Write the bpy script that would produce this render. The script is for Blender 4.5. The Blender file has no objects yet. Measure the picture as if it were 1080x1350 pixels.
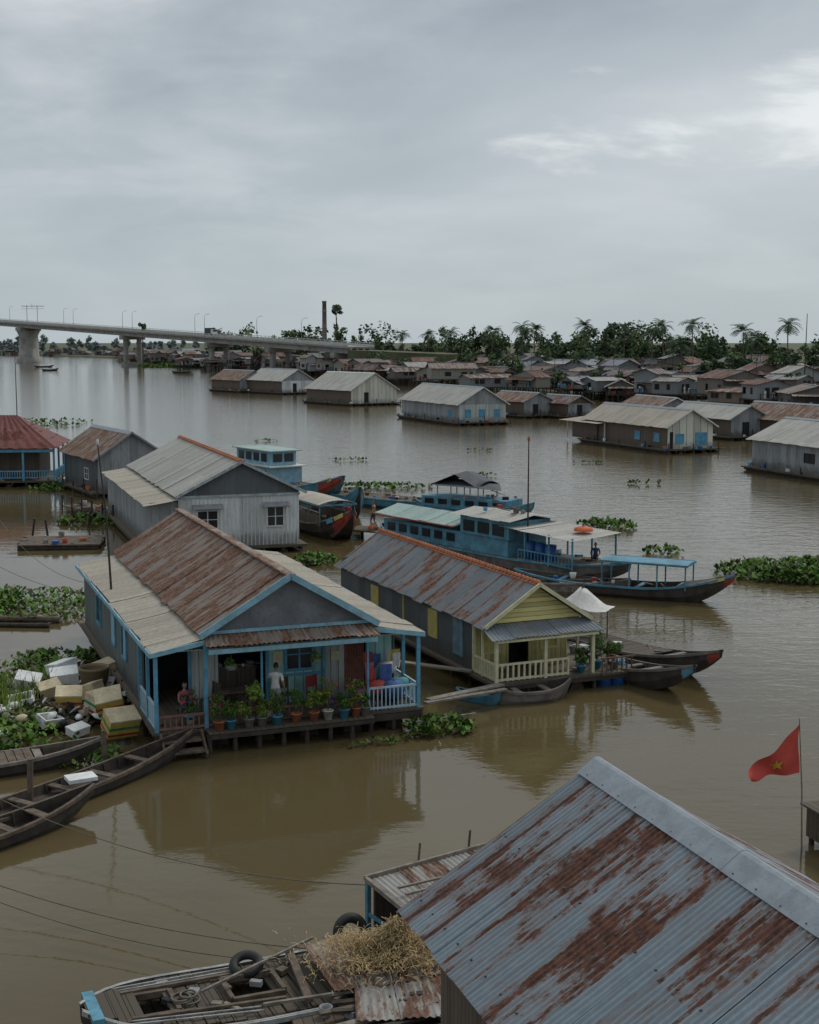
import bpy, math, random
import numpy as np
from mathutils import Vector, Matrix
random.seed(7); rng=np.random.default_rng(7)
SC=bpy.context.scene; COL=SC.collection
R=random.uniform
# ------------------------------------------------------------------ materials
MATS={}
def newmat(name):
    m=bpy.data.materials.new(name); m.use_nodes=True; nt=m.node_tree
    b=nt.nodes['Principled BSDF']; return m,nt,b
def N(nt,t,**k):
    n=nt.nodes.new(t)
    for a,v in k.items(): setattr(n,a,v)
    return n
def math_(nt,op,a,b=None,c=None,clamp=False):
    n=nt.nodes.new('ShaderNodeMath'); n.operation=op; n.use_clamp=clamp
    for i,x in enumerate((a,b,c)):
        if x is None: continue
        if isinstance(x,(int,float)): n.inputs[i].default_value=x
        else: nt.links.new(x,n.inputs[i])
    return n.outputs[0]
def mixc(nt,f,a,b,mode='MIX'):
    n=nt.nodes.new('ShaderNodeMix'); n.data_type='RGBA'; n.blend_type=mode
    def s(sock,x):
        if isinstance(x,(int,float)): sock.default_value=x
        elif isinstance(x,(tuple,list)): sock.default_value=(*x[:3],1)
        else: nt.links.new(x,sock)
    s(n.inputs[0],f); s(n.inputs[6],a); s(n.inputs[7],b); return n.outputs[2]
def noise(nt,vec,scale,detail=4,rough=.6,dist=0):
    n=N(nt,'ShaderNodeTexNoise'); n.inputs['Scale'].default_value=scale; n.inputs['Detail'].default_value=detail
    n.inputs['Roughness'].default_value=rough; n.inputs['Distortion'].default_value=dist
    if vec is not None: nt.links.new(vec,n.inputs['Vector'])
    return n.outputs['Fac']
def mapping(nt,vec,sc=(1,1,1),loc=(0,0,0)):
    n=N(nt,'ShaderNodeMapping'); n.inputs['Scale'].default_value=sc; n.inputs['Location'].default_value=loc
    nt.links.new(vec,n.inputs['Vector']); return n.outputs[0]
def step(nt,x,a,b):
    n=N(nt,'ShaderNodeMapRange'); n.interpolation_type='SMOOTHSTEP'; n.inputs[1].default_value=a; n.inputs[2].default_value=b
    nt.links.new(x,n.inputs[0]); return n.outputs[0]
def bump(nt,b,h,strength=.5,dist=.02):
    n=N(nt,'ShaderNodeBump'); n.inputs['Strength'].default_value=strength; n.inputs['Distance'].default_value=dist
    nt.links.new(h,n.inputs['Height']); nt.links.new(n.outputs[0],b.inputs['Normal'])
def objrand(nt): return N(nt,'ShaderNodeObjectInfo').outputs['Random']
def hsh(c,k): return tuple(min(1,x*k) for x in c)
def palette(nt,fac,cols):
    r=N(nt,'ShaderNodeValToRGB'); r.color_ramp.interpolation='CONSTANT'; nt.links.new(fac,r.inputs[0]); e=r.color_ramp.elements
    while len(e)<len(cols): e.new(.5)
    for i,c in enumerate(cols): e[i].position=i/len(cols); e[i].color=(*c,1)
    return r.outputs[0]

def plain(name,c,rough=.7,var=.35,scale=3,dirt=.25,bs=.3):
    if name in MATS: return MATS[name]
    m,nt,b=newmat(name); tc=N(nt,'ShaderNodeTexCoord').outputs['Object']
    n1=noise(nt,tc,scale,6); n2=noise(nt,tc,scale*6,4)
    col=mixc(nt,step(nt,n1,.3,.7),hsh(c,1-var),hsh(c,1+var*.4))
    col=mixc(nt,math_(nt,'MULTIPLY',step(nt,n2,.5,.75),dirt),col,(.05,.042,.032))
    nt.links.new(col,b.inputs['Base Color']); b.inputs['Roughness'].default_value=rough
    bump(nt,b,n2,bs,.01); MATS[name]=m; return m

def roofmat(name,base,rust=.5,rc=(.17,.065,.03),rough=.6,sheet=.85,rs=1.0,usernd=False,halo_=.35):
    """corrugated sheet: UV in metres, u along ridge, v down the slope"""
    if name in MATS: return MATS[name]
    m,nt,b=newmat(name); uv=N(nt,'ShaderNodeTexCoord').outputs['UV']
    if usernd:
        r=objrand(nt); off=N(nt,'ShaderNodeCombineXYZ'); nt.links.new(math_(nt,'MULTIPLY',r,200.),off.inputs[0]); nt.links.new(math_(nt,'MULTIPLY',r,97.),off.inputs[1])
        va=N(nt,'ShaderNodeVectorMath'); va.operation='ADD'; nt.links.new(uv,va.inputs[0]); nt.links.new(off.outputs[0],va.inputs[1]); uv=va.outputs[0]
        basec=palette(nt,math_(nt,'FRACT',math_(nt,'MULTIPLY',r,7.3)),[(.25,.27,.28),(.17,.12,.095),(.33,.34,.33),(.22,.25,.29),(.26,.20,.165),(.17,.165,.16),(.36,.35,.31),(.19,.10,.075),(.24,.26,.27)])
    else: basec=base
    sp=N(nt,'ShaderNodeSeparateXYZ'); nt.links.new(uv,sp.inputs[0])
    sid=math_(nt,'FLOOR',math_(nt,'DIVIDE',sp.outputs[0],sheet)); rid=math_(nt,'FLOOR',math_(nt,'DIVIDE',sp.outputs[1],2.1))
    cb=N(nt,'ShaderNodeCombineXYZ'); nt.links.new(sid,cb.inputs[0]); nt.links.new(rid,cb.inputs[1])
    wn=N(nt,'ShaderNodeTexWhiteNoise'); nt.links.new(cb.outputs[0],wn.inputs['Vector']); sr=wn.outputs['Value']
    a=noise(nt,mapping(nt,uv,(1.1*rs,.42*rs,1)),1.0,6,.6)
    f=noise(nt,mapping(nt,uv,(9,1.5,1)),1.0,8,.75)
    g=noise(nt,mapping(nt,uv,(3,3,1)),2.0,7,.72)
    fr=math_(nt,'FRACT',math_(nt,'DIVIDE',sp.outputs[0],sheet)); seam=math_(nt,'ABSOLUTE',math_(nt,'SUBTRACT',fr,.5))
    seamr=step(nt,seam,.30,.5)
    tot=math_(nt,'ADD',math_(nt,'MULTIPLY',a,.6),math_(nt,'MULTIPLY',f,.45))
    tot=math_(nt,'ADD',tot,math_(nt,'MULTIPLY',math_(nt,'SUBTRACT',sr,.5),.12))
    tot=math_(nt,'ADD',tot,math_(nt,'MULTIPLY',seamr,.08)); tot=math_(nt,'ADD',tot,math_(nt,'MULTIPLY',g,.2))
    if usernd: tot=math_(nt,'ADD',tot,math_(nt,'MULTIPLY',math_(nt,'SUBTRACT',objrand(nt),.5),.3))
    th=.86-.34*rust
    mask=step(nt,tot,th-.02,th+.035); halo=step(nt,tot,th-.09,th+.01)
    c0=mixc(nt,sr,(.8,.8,.8),(1.1,1.1,1.1)); c0=mixc(nt,1.0,c0,basec,'MULTIPLY')
    c0=mixc(nt,math_(nt,'MULTIPLY',step(nt,g,.62,.38),.35),c0,hsh(base,.5))
    c0=mixc(nt,math_(nt,'MULTIPLY',halo,halo_),c0,(.22,.13,.085))
    stn=noise(nt,mapping(nt,uv,(6,.35,1)),1.,5,.7); c0=mixc(nt,math_(nt,'MULTIPLY',step(nt,stn,.5,.7),.35),c0,hsh(base,.4))
    rcol=mixc(nt,step(nt,g,.38,.62),hsh(rc,.5),hsh(rc,1.35)); rcol=mixc(nt,math_(nt,'MULTIPLY',step(nt,f,.45,.65),.35),rcol,hsh(rc,.4))
    col=mixc(nt,math_(nt,'MULTIPLY',mask,.93),c0,rcol)
    line=step(nt,seam,.488,.497); col=mixc(nt,math_(nt,'MULTIPLY',line,.6),col,hsh(base,.25))
    nt.links.new(col,b.inputs['Base Color'])
    nt.links.new(math_(nt,'ADD',math_(nt,'MULTIPLY',mask,.95-rough),rough),b.inputs['Roughness'])
    b.inputs['Specular IOR Level'].default_value=.35
    bump(nt,b,g,.35,.012); MATS[name]=m; return m

def wallmat(name,c,kind='corr',pitch=.12,dirt=.5,rough=.65,usernd=False):
    if name in MATS: return MATS[name]
    m,nt,b=newmat(name); uv=N(nt,'ShaderNodeTexCoord').outputs['UV']
    sp=N(nt,'ShaderNodeSeparateXYZ'); nt.links.new(uv,sp.inputs[0]); U,V=sp.outputs[0],sp.outputs[1]
    A=V if kind=='clap' else U
    q=math_(nt,'DIVIDE',A,pitch if kind!='corr' else pitch*6)
    wn=N(nt,'ShaderNodeTexWhiteNoise'); wn.noise_dimensions='1D'; nt.links.new(math_(nt,'FLOOR',q),wn.inputs['W']); sr=wn.outputs['Value']
    st=noise(nt,mapping(nt,uv,(5,.5,1) if kind!='clap' else (.6,5,1)),1.3,6,.7); g=noise(nt,uv,1.6,6,.65)
    col=mixc(nt,sr,hsh(c,.76),hsh(c,1.12))
    if usernd:
        r=math_(nt,'FRACT',math_(nt,'MULTIPLY',objrand(nt),3.7)); pc=palette(nt,r,[(.27,.28,.29),(.17,.15,.125),(.36,.37,.36),(.13,.105,.085),(.20,.27,.32),(.30,.28,.23),(.20,.21,.22),(.22,.15,.11)])
        col=mixc(nt,.8,col,pc)
    col=mixc(nt,math_(nt,'MULTIPLY',step(nt,st,.47,.70),dirt),col,(.09,.072,.05))
    low=step(nt,math_(nt,'ADD',V,math_(nt,'MULTIPLY',g,-1.4)),.7,-.1)
    col=mixc(nt,math_(nt,'MULTIPLY',low,min(1,dirt*1.3)),col,(.07,.06,.042))
    if kind=='corr': h=math_(nt,'SINE',math_(nt,'MULTIPLY',A,6.2832/pitch)); d=.012
    else:
        fr=math_(nt,'FRACT',q); e=math_(nt,'ABSOLUTE',math_(nt,'SUBTRACT',fr,.5)); line=step(nt,e,.44,.49)
        col=mixc(nt,math_(nt,'MULTIPLY',line,.75),col,(.02,.018,.015)); h=math_(nt,'SUBTRACT',math_(nt,'MULTIPLY',st,.3),line); d=.02
    nt.links.new(col,b.inputs['Base Color']); b.inputs['Roughness'].default_value=rough
    bump(nt,b,h,.9,d); MATS[name]=m; return m

def leafmat(name,c,rough=.75):
    if name in MATS: return MATS[name]
    m,nt,b=newmat(name); tc=N(nt,'ShaderNodeTexCoord').outputs['Object']
    n1=noise(nt,tc,.9,4); col=mixc(nt,step(nt,n1,.35,.65),hsh(c,.55),hsh(c,1.35)); 
    n2=noise(nt,tc,7,2); col=mixc(nt,math_(nt,'MULTIPLY',step(nt,n2,.55,.75),.5),col,(c[0]*1.9,c[1]*1.5,c[2]))
    nt.links.new(col,b.inputs['Base Color']); b.inputs['Roughness'].default_value=rough; b.inputs['Specular IOR Level'].default_value=.15
    MATS[name]=m; return m

BLUE=plain('blue_paint',(.11,.34,.50),.6,.3,2,.4)
LBLUE=plain('light_blue_paint',(.25,.46,.56),.6,.25,2,.4)
TEAL=wallmat('teal_wall_boards',(.34,.62,.60),'plank',.3,.3)
WHITE=plain('white_paint',(.66,.67,.64),.6,.15,2,.3)
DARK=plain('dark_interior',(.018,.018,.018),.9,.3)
GLASS=plain('dark_window_pane',(.02,.025,.03),.2,.3,2,0)
WOOD=wallmat('weathered_deck_boards',(.16,.125,.09),'plank',.18,.5,.85)
WOODX=wallmat('dark_boat_boards',(.115,.088,.064),'plank',.18,.5,.85)
WOODP=plain('weathered_wood',(.14,.105,.075),.85,.5,4,.5)
WOODG=plain('grey_driftwood',(.24,.21,.175),.85,.45,4,.5)
DWOOD=plain('dark_wet_wood',(.055,.042,.032),.8,.5,4,.4)
HULLD=plain('dark_boat_hull',(.06,.048,.04),.7,.5,2,.4)
HULLG=plain('grey_boat_hull',(.17,.15,.13),.75,.4,2,.5)
BOATB=plain('blue_boat_paint',(.10,.28,.38),.6,.4,1.5,.5)
RED=plain('red_paint',(.36,.06,.04),.6,.35,3,.4)
YEL=plain('yellow_paint',(.60,.50,.16),.65,.25,2,.3)
CREAM=plain('cream_paint',(.66,.62,.40),.65,.2,3,.25)
TERRA=plain('terracotta',(.42,.15,.07),.85,.35,4,.35)
RIDGEG=plain('galvanised_ridge_cap',(.27,.305,.335),.5,.2,3,.25)
METAL=plain('dull_steel',(.28,.29,.30),.6,.2)
ROPE=plain('rope_fibre',(.16,.14,.11),.9,.3)
CONC=plain('weathered_concrete',(.33,.315,.29),.85,.3,.25,.4)
BLACK=plain('black_rubber',(.02,.02,.02),.7,.3,4,.1)
STYRO=plain('styrofoam',(.74,.75,.74),.8,.15,4,.25)
TARP=plain('dark_tarpaulin',(.045,.055,.07),.7,.3,2,.2)
WTARP=plain('white_tarpaulin',(.68,.67,.63),.8,.2,2,.2)
PLASTB=plain('blue_plastic_drum',(.02,.10,.32),.45,.2,3,.2)
R_A=roofmat('rusty_roof_sheet',(.33,.29,.255),.72,(.21,.115,.075),.75,.8,1.3)
R_T=roofmat('tan_cement_roof_sheet',(.48,.435,.36),.06,(.22,.15,.09),.85)
R_L=roofmat('light_grey_roof_sheet',(.49,.475,.43),.12,(.25,.17,.11),.8)
R_E=roofmat('slate_rust_roof_sheet',(.24,.265,.285),.56,(.21,.105,.065),.65)
R_F=roofmat('galvanised_rust_roof_sheet',(.265,.32,.36),.59,(.125,.05,.03),.55,.82,.8,halo_=.5)
R_G=roofmat('grey_tin_roof',(.26,.275,.28),.46,(.17,.085,.06),.65,.85,1,usernd=True)
R_R=roofmat('dark_red_roof_sheet',(.17,.04,.035),.5,(.12,.035,.03))
R_S=roofmat('bluegrey_sheet',(.22,.25,.28),.35,(.2,.1,.06))
R_M=roofmat('mint_boat_roof',(.38,.50,.46),.05,(.2,.17,.12),.7)
W_W=wallmat('white_corrugated_wall',(.68,.70,.70),'corr',.22,.48)
W_G=wallmat('grey_tin_wall',(.32,.34,.355),'corr',.12,.55)
W_D=wallmat('dark_slate_wall',(.12,.135,.145),'corr',.12,.45)
W_GG=wallmat('grey_green_wall',(.13,.16,.16),'plank',.3,.5)
W_B=wallmat('brown_wood_wall',(.13,.095,.07),'plank',.16,.5)
W_Y=wallmat('yellow_clapboard',(.72,.63,.26),'clap',.16,.3)
W_YP=wallmat('yellow_boards',(.66,.58,.24),'plank',.2,.35)
W_P=plain('pediment_cement_panel',(.20,.215,.235),.85,.3,1.2,.4)
W_LG=wallmat('pale_grey_boards',(.52,.56,.54),'plank',.25,.4)
W_S=wallmat('shanty_wall',(.25,.26,.265),'plank',.5,.55,.8,usernd=True)
G1=leafmat('hyacinth_leaf',(.085,.165,.032)); G2=leafmat('shrub_leaf',(.07,.14,.03)); G3=leafmat('lime_leaf',(.14,.20,.04))
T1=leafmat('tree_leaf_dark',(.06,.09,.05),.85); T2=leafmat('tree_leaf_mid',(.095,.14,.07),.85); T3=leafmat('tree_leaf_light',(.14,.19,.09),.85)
T4=leafmat('hazed_distant_leaf',(.22,.27,.26),.9)  # pale bluish leaf colour: distance haze is painted into it, no volume
MAG=plain('magenta_flower',(.5,.03,.2),.6); REDF=plain('red_flower',(.5,.05,.04),.6)

# ------------------------------------------------------------------ mesh builder
def V3(*a): return Vector(a)
class MB:
    def __init__(s): s.v=[];s.f=[];s.uv=[];s.mi=[];s.sm=[]
    def add(s,pts,faces,mi=0,smooth=False,uvs=None):
        o=len(s.v); s.v.extend([tuple(p) for p in pts])
        for k,f in enumerate(faces):
            s.f.append([o+i for i in f]); s.mi.append(mi); s.sm.append(smooth)
            s.uv.append([uvs[i] for i in f] if uvs is not None else None)
        return s
    def quad(s,*p,mi=0): return s.add(p,[list(range(len(p)))],mi)
    def box(s,x0,x1,y0,y1,z0,z1,mi=0):
        p=[(x,y,z) for z in (z0,z1) for y in (y0,y1) for x in (x0,x1)]
        return s.add(p,[(0,2,3,1),(4,5,7,6),(0,1,5,4),(2,6,7,3),(0,4,6,2),(1,3,7,5)],mi)
    def beam(s,p,q,w,h=None,mi=0,up=(0,0,1)):
        h=h or w; p=Vector(p);q=Vector(q); d=(q-p).normalized(); u=Vector(up)
        if abs(d.dot(u))>.98: u=Vector((0,1,0))
        a=d.cross(u).normalized()*w/2; b=a.cross(d).normalized()*h/2
        pts=[e+sa*a+sb*b for e in (p,q) for sb in (-1,1) for sa in (-1,1)]
        return s.add(pts,[(0,2,3,1),(4,5,7,6),(0,1,5,4),(2,6,7,3),(0,4,6,2),(1,3,7,5)],mi)
    def tube(s,pts,r,n=8,mi=0,cap=True):
        pts=[Vector(p) for p in pts]; rs=r if isinstance(r,(list,tuple)) else [r]*len(pts)
        o=[];prev=None
        for i,p in enumerate(pts):
            d=(pts[min(i+1,len(pts)-1)]-pts[max(i-1,0)]).normalized()
            u=Vector((0,0,1)) if abs(d.z)<.95 else Vector((1,0,0))
            if prev is not None: u=prev
            a=d.cross(u).normalized(); b=a.cross(d).normalized(); prev=b
            for k in range(n):
                t=2*math.pi*k/n; o.append(p+(a*math.cos(t)+b*math.sin(t))*rs[i])
        F=[(i*n+k,i*n+(k+1)%n,(i+1)*n+(k+1)%n,(i+1)*n+k) for i in range(len(pts)-1) for k in range(n)]
        s.add(o,F,mi,True)
        if cap: s.add(o[:n],[list(range(n))[::-1]],mi); s.add(o[-n:],[list(range(n))],mi)
        return s
    def lathe(s,c,prof,n=12,mi=0):
        o=[(c[0]+r*math.cos(2*math.pi*k/n),c[1]+r*math.sin(2*math.pi*k/n),c[2]+z) for r,z in prof for k in range(n)]
        F=[(i*n+k,i*n+(k+1)%n,(i+1)*n+(k+1)%n,(i+1)*n+k) for i in range(len(prof)-1) for k in range(n)]
        return s.add(o,F,mi,True)
    def torus(s,c,R0,r,n=20,m=8,mi=0,rot=None):
        P=[]
        for i in range(n):
            a=2*math.pi*i/n
            for k in range(m):
                b=2*math.pi*k/m; p=Vector(((R0+r*math.cos(b))*math.cos(a),(R0+r*math.cos(b))*math.sin(a),r*math.sin(b)))
                if rot: p=rot@p
                P.append(p+Vector(c))
        F=[(i*m+k,((i+1)%n)*m+k,((i+1)%n)*m+(k+1)%m,i*m+(k+1)%m) for i in range(n) for k in range(m)]
        return s.add(P,F,mi,True)
    def corr(s,a,b,c,d,pitch=.13,amp=.02,sheet=.85,mi=0,seg=6,jit=.05,u0=0):
        """a->b along ridge, a->d down slope (a,b top; d,c bottom)"""
        a,b,c,d=map(Vector,(a,b,c,d)); L=(b-a).length; ns=max(1,round(L/sheet)); n=((b-a).cross(d-a)).normalized()
        if n.z<0: n=-n
        for k in range(ns):
            t0=k/ns; t1=(k+1)/ns+.05/L*(1 if k<ns-1 else 0); nn=max(4,int((t1-t0)*L/pitch*seg)); 
            off=R(0,.012)+(k%2)*.008; ext=R(-jit,jit)
            P=[];UVs=[];rows=4; tw=R(-.01,.01)
            for i in range(nn+1):
                t=t0+(t1-t0)*i/nn; top=a.lerp(b,t); bot=d.lerp(c,t); sd=(bot-top); sl=sd.length
                w=amp*math.sin(t*L/pitch*2*math.pi)
                for j in range(rows):
                    v=j/(rows-1); q=top+sd*v*(1+(ext/sl if j==rows-1 else 0)); dip=-.018*math.sin(v*math.pi*1.0)
                    P.append(q+n*(w+off+dip+tw*v)); UVs.append((u0+t*L+.001,v*sl))
            F=[(i*rows+j,(i+1)*rows+j,(i+1)*rows+j+1,i*rows+j+1) for i in range(nn) for j in range(rows-1)]
            s.add(P,F,mi,True,UVs)
        return s
    def leaves(s,c,rad,n,size,mi=0,flat=.0,shell=.5,aspect=.6):
        c=np.array(c,float); rad=np.array(rad,float)
        d=rng.normal(size=(n,3)); d/=np.linalg.norm(d,axis=1)[:,None]; r=(shell+(1-shell)*rng.random((n,1)))
        p=c+d*r*rad
        nn=rng.normal(size=(n,3))+d*.8+np.array([0,0,flat+.4]); nn/=np.linalg.norm(nn,axis=1)[:,None]
        t=np.cross(nn,rng.normal(size=(n,3))); t/=np.linalg.norm(t,axis=1)[:,None]; b=np.cross(nn,t)
        sz=size*(.6+.8*rng.random((n,1)))
        q=np.stack([p-t*sz,p+b*sz*aspect,p+t*sz,p-b*sz*aspect],1).reshape(-1,3)
        return s.add(q.tolist(),[(4*i,4*i+1,4*i+2,4*i+3) for i in range(n)],mi)
    def build(s,name,mats,parent=None,loc=None,rot=None):
        me=s.mesh(name,mats); o=bpy.data.objects.new(name,me); COL.objects.link(o)
        if parent: o.parent=parent
        if loc: o.location=loc
        if rot is not None: o.rotation_euler=(0,0,rot)
        return o
    def mesh(s,name,mats):
        if not isinstance(mats,(list,tuple)): mats=[mats]
        me=bpy.data.meshes.new(name); me.from_pydata(s.v,[],s.f); 
        for m in mats: me.materials.append(m)
        me.polygons.foreach_set('material_index',s.mi); me.polygons.foreach_set('use_smooth',s.sm)
        ul=me.uv_layers.new(name='UVMap'); fl=[]
        for f,uv in zip(s.f,s.uv):
            if uv is not None:
                for x in uv: fl+= [x[0],x[1]]
                continue
            p=[Vector(s.v[i]) for i in f]; n=(p[1]-p[0]).cross(p[2]-p[0])
            if n.length<1e-12: n=Vector((0,0,1))
            n.normalize()
            if abs(n.z)>.75:
                for q in p: fl+=[q.x,q.y]
            else:
                t=Vector((-n.y,n.x,0)).normalized()
                for q in p: fl+=[q.dot(t),q.z]
        ul.data.foreach_set('uv',fl); me.update(); return me
def empty(name,x,y,z=0,yaw=0,parent=None):
    e=bpy.data.objects.new(name,None); COL.objects.link(e); e.location=(x,y,z); e.rotation_euler=(0,0,yaw); e.empty_display_size=.2
    if parent: e.parent=parent
    return e

# ------------------------------------------------------------------ world, sun, camera
SUN_EL=math.radians(48); SUN_AZ=math.radians(40)
w=bpy.data.worlds.new('World'); SC.world=w; w.use_nodes=True; nt=w.node_tree; bg=nt.nodes['Background']
sky=N(nt,'ShaderNodeTexSky'); sky.sky_type='NISHITA'; sky.sun_disc=False; sky.sun_elevation=SUN_EL; sky.sun_rotation=SUN_AZ
tc=N(nt,'ShaderNodeTexCoord').outputs['Generated']; sp=N(nt,'ShaderNodeSeparateXYZ'); nt.links.new(tc,sp.inputs[0])
zz=math_(nt,'ADD',math_(nt,'MAXIMUM',sp.outputs[2],0.0),.22)
cb=N(nt,'ShaderNodeCombineXYZ'); nt.links.new(math_(nt,'DIVIDE',sp.outputs[0],zz),cb.inputs[0]); nt.links.new(math_(nt,'DIVIDE',sp.outputs[1],zz),cb.inputs[1])
cl=noise(nt,mapping(nt,cb.outputs[0],(1.0,.8,1),(3.1,4.7,0)),1.0,7,.5,.5)
cl2=noise(nt,mapping(nt,cb.outputs[0],(1.,1.3,1),(7.3,2.2,0)),2.6,8,.55,.3)
v=math_(nt,'ADD',math_(nt,'MULTIPLY',cl,.7),math_(nt,'MULTIPLY',cl2,.3))
rp=N(nt,'ShaderNodeValToRGB'); nt.links.new(v,rp.inputs[0]); e=rp.color_ramp.elements
e[0].position=.38; e[0].color=(.295,.345,.40,1); e[1].position=.62; e[1].color=(.67,.70,.72,1)
k=e.new(.5); k.color=(.44,.49,.53,1)
hz=step(nt,sp.outputs[2],.24,.0)
colr=mixc(nt,math_(nt,'MULTIPLY',hz,.88),rp.outputs[0],(.455,.525,.56))
dv=N(nt,'ShaderNodeVectorMath'); dv.operation='SUBTRACT'; nt.links.new(tc,dv.inputs[0]); dv.inputs[1].default_value=(.255,.955,.150)
dm=mapping(nt,dv.outputs[0],(.85,1,3.4)); ln=N(nt,'ShaderNodeVectorMath'); ln.operation='LENGTH'; nt.links.new(dm,ln.inputs[0])
gn=math_(nt,'ADD',ln.outputs['Value'],math_(nt,'MULTIPLY',math_(nt,'SUBTRACT',cl2,.5),.42))
gap=step(nt,gn,.13,.04); glow=step(nt,gn,.30,.02)
colr=mixc(nt,math_(nt,'MULTIPLY',glow,.35),colr,(.70,.74,.76))
colr=mixc(nt,math_(nt,'MULTIPLY',gap,.85),colr,(.86,.885,.885))
scl=N(nt,'ShaderNodeVectorMath'); scl.operation='SCALE'; scl.inputs['Scale'].default_value=10.0; nt.links.new(colr,scl.inputs[0])
fin=mixc(nt,.94,sky.outputs[0],scl.outputs[0]); nt.links.new(fin,bg.inputs[0]); bg.inputs[1].default_value=.1
sl=bpy.data.lights.new('sun','SUN'); sl.energy=1.4; sl.angle=math.radians(16); sl.color=(1,.96,.9); so=bpy.data.objects.new('sun',sl); COL.objects.link(so)
sd=Vector((math.sin(SUN_AZ)*math.cos(SUN_EL),math.cos(SUN_AZ)*math.cos(SUN_EL),math.sin(SUN_EL))); so.rotation_euler=sd.to_track_quat('Z','Y').to_euler(); so.location=(0,0,60)
cam=bpy.data.cameras.new('camera'); co=bpy.data.objects.new('camera',cam); COL.objects.link(co); SC.camera=co
cam.sensor_fit='VERTICAL'; cam.sensor_height=24; cam.lens=32; cam.clip_end=12000; cam.clip_start=.1
co.location=(0,0,12); co.rotation_euler=(math.radians(90-7.125),0,0)
SC.view_settings.view_transform='Standard'; SC.view_settings.look='None'; SC.view_settings.exposure=0

# ------------------------------------------------------------------ water and land
m,nt,b=newmat('river_water'); tc=N(nt,'ShaderNodeTexCoord').outputs['Object']
big=noise(nt,mapping(nt,tc,(.02,.05,1)),1,4,.55,.5)
col=mixc(nt,step(nt,big,.35,.7),(.092,.070,.031),(.122,.094,.046)); nt.links.new(col,b.inputs['Base Color'])
b.inputs['Roughness'].default_value=.045; b.inputs['IOR'].default_value=1.33
w1=noise(nt,mapping(nt,tc,(.55,1.0,1)),1.0,5,.55,.4); w2=noise(nt,mapping(nt,tc,(2.2,3.6,1)),1.0,3,.5); w3=noise(nt,mapping(nt,tc,(.07,.16,1)),1,3,.5)
spw=N(nt,'ShaderNodeSeparateXYZ'); nt.links.new(tc,spw.inputs[0])
calm=step(nt,math_(nt,'ADD',math_(nt,'ADD',spw.outputs[0],math_(nt,'MULTIPLY',spw.outputs[1],.45)),math_(nt,'MULTIPLY',w3,40)),28,75)
h=math_(nt,'ADD',math_(nt,'MULTIPLY',w1,.6),math_(nt,'MULTIPLY',w2,.22)); h=math_(nt,'MULTIPLY',h,math_(nt,'ADD',math_(nt,'MULTIPLY',calm,1.1),.2))
bump(nt,b,h,1.0,.06)
mb=MB(); mb.quad((-5000,-200,0),(5000,-200,0),(5000,9000,0),(-5000,9000,0)); mb.build('river_water',m)
LAND=plain('muddy_bank',(.10,.105,.05),.95,.4,.05,.5)
SH=[(-4500,1700),(-900,1350),(-360,1250),(-190,930),(-105,660),(-62,570),(-36,505),(-16,440),(3,385),(18,335),(34,295),(49,270),(57,232),(63,200),(95,150),(300,110),(4500,100)]
mb=MB(); top=[(x,y+3,1.0) for x,y in SH]; n=len(SH)
mb.add(top+[(4500,8800,1.0),(-4500,8800,1.0)],[list(range(n+2))])
for i in range(n-1): mb.quad((*SH[i],-.3),(*SH[i+1],-.3),top[i+1],top[i])
mb.build('riverbank_ground',LAND)

# ------------------------------------------------------------------ vegetation
def hyacinth(x,y,rx,ry,n,size=.13,rot=0,hmax=.3,mat=G1,ragged=.5):
    mb=MB(); c,s_=math.cos(rot),math.sin(rot)
    cl=[(R(-.75,.75),R(-.75,.75),R(.2,.5)) for _ in range(9)]
    for k in range(n):
        if random.random()<ragged:
            q=random.choice(cl); a=q[0]+random.gauss(0,q[2]*.45); b_=q[1]+random.gauss(0,q[2]*.45)
        else: a,b_=R(-1,1),R(-1,1)
        if a*a+b_*b_>1.15: continue
        lx,ly=a*rx,b_*ry; wx=lx*c-ly*s_; wy=lx*s_+ly*c; z=R(.03,hmax)*(1.1-.6*(a*a+b_*b_)); s=size*R(.6,1.3)
        az=R(0,6.28); ti=R(.2,1.1); d=Vector((math.cos(az)*math.cos(ti),math.sin(az)*math.cos(ti),math.sin(ti))); t=d.cross(Vector((0,0,1))).normalized()
        o=Vector((wx,wy,max(z,.02)))
        mi=0 if random.random()<.6 else random.choice((1,1,2,3))
        mb.add([o,o+d*s*.5+t*s*.5,o+d*s*1.2+t*s*.3,o+d*s*1.4,o+d*s*1.2-t*s*.3,o+d*s*.5-t*s*.5],[(0,1,2,3,4,5)],mi)
    return mb.build('water_hyacinth',[mat,G2,G3,WOODP],loc=(x,y,0))
hyacinth(-18.7,61,5.2,3.6,3200,.17,0,.55)
hyacinth(21.6,69.5,5.6,3.2,3200,.2,-.15,.7)
hyacinth(12.8,88,1.9,2.0,500,.2,0,.4)
hyacinth(.9,41.2,1.15,.85,460,.14,.2,.4)
hyacinth(-5.2,74,1.2,2.2,400,.2)
hyacinth(-12.6,40.9,2.5,3.8,2300,.13,.25,.5,ragged=.8); hyacinth(-13.4,49,2.0,3.0,900,.15,ragged=.8)
hyacinth(-9.4,38.3,1.2,1.1,380,.12); hyacinth(-.9,39.9,1.2,.3,80,.1,.35,.15)
hyacinth(-21,92,2.5,4,700,.2); hyacinth(-27,112,4,3,500,.22)
hyacinth(-3,112,5,2,520,.22,.1,.3); hyacinth(3,100,3,2.2,300,.22)
hyacinth(14.5,77,1.2,1.0,120,.2)
for x,y in ((9,150),(-8,138),(16,135),(-18,165),(20,115),(6.5,122)): hyacinth(x+R(-2,2),y,R(1,2),R(.6,1.4),40,.22,0,.2)
hyacinth(-56,200,9,10,420,.35,0,.3)
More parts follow.
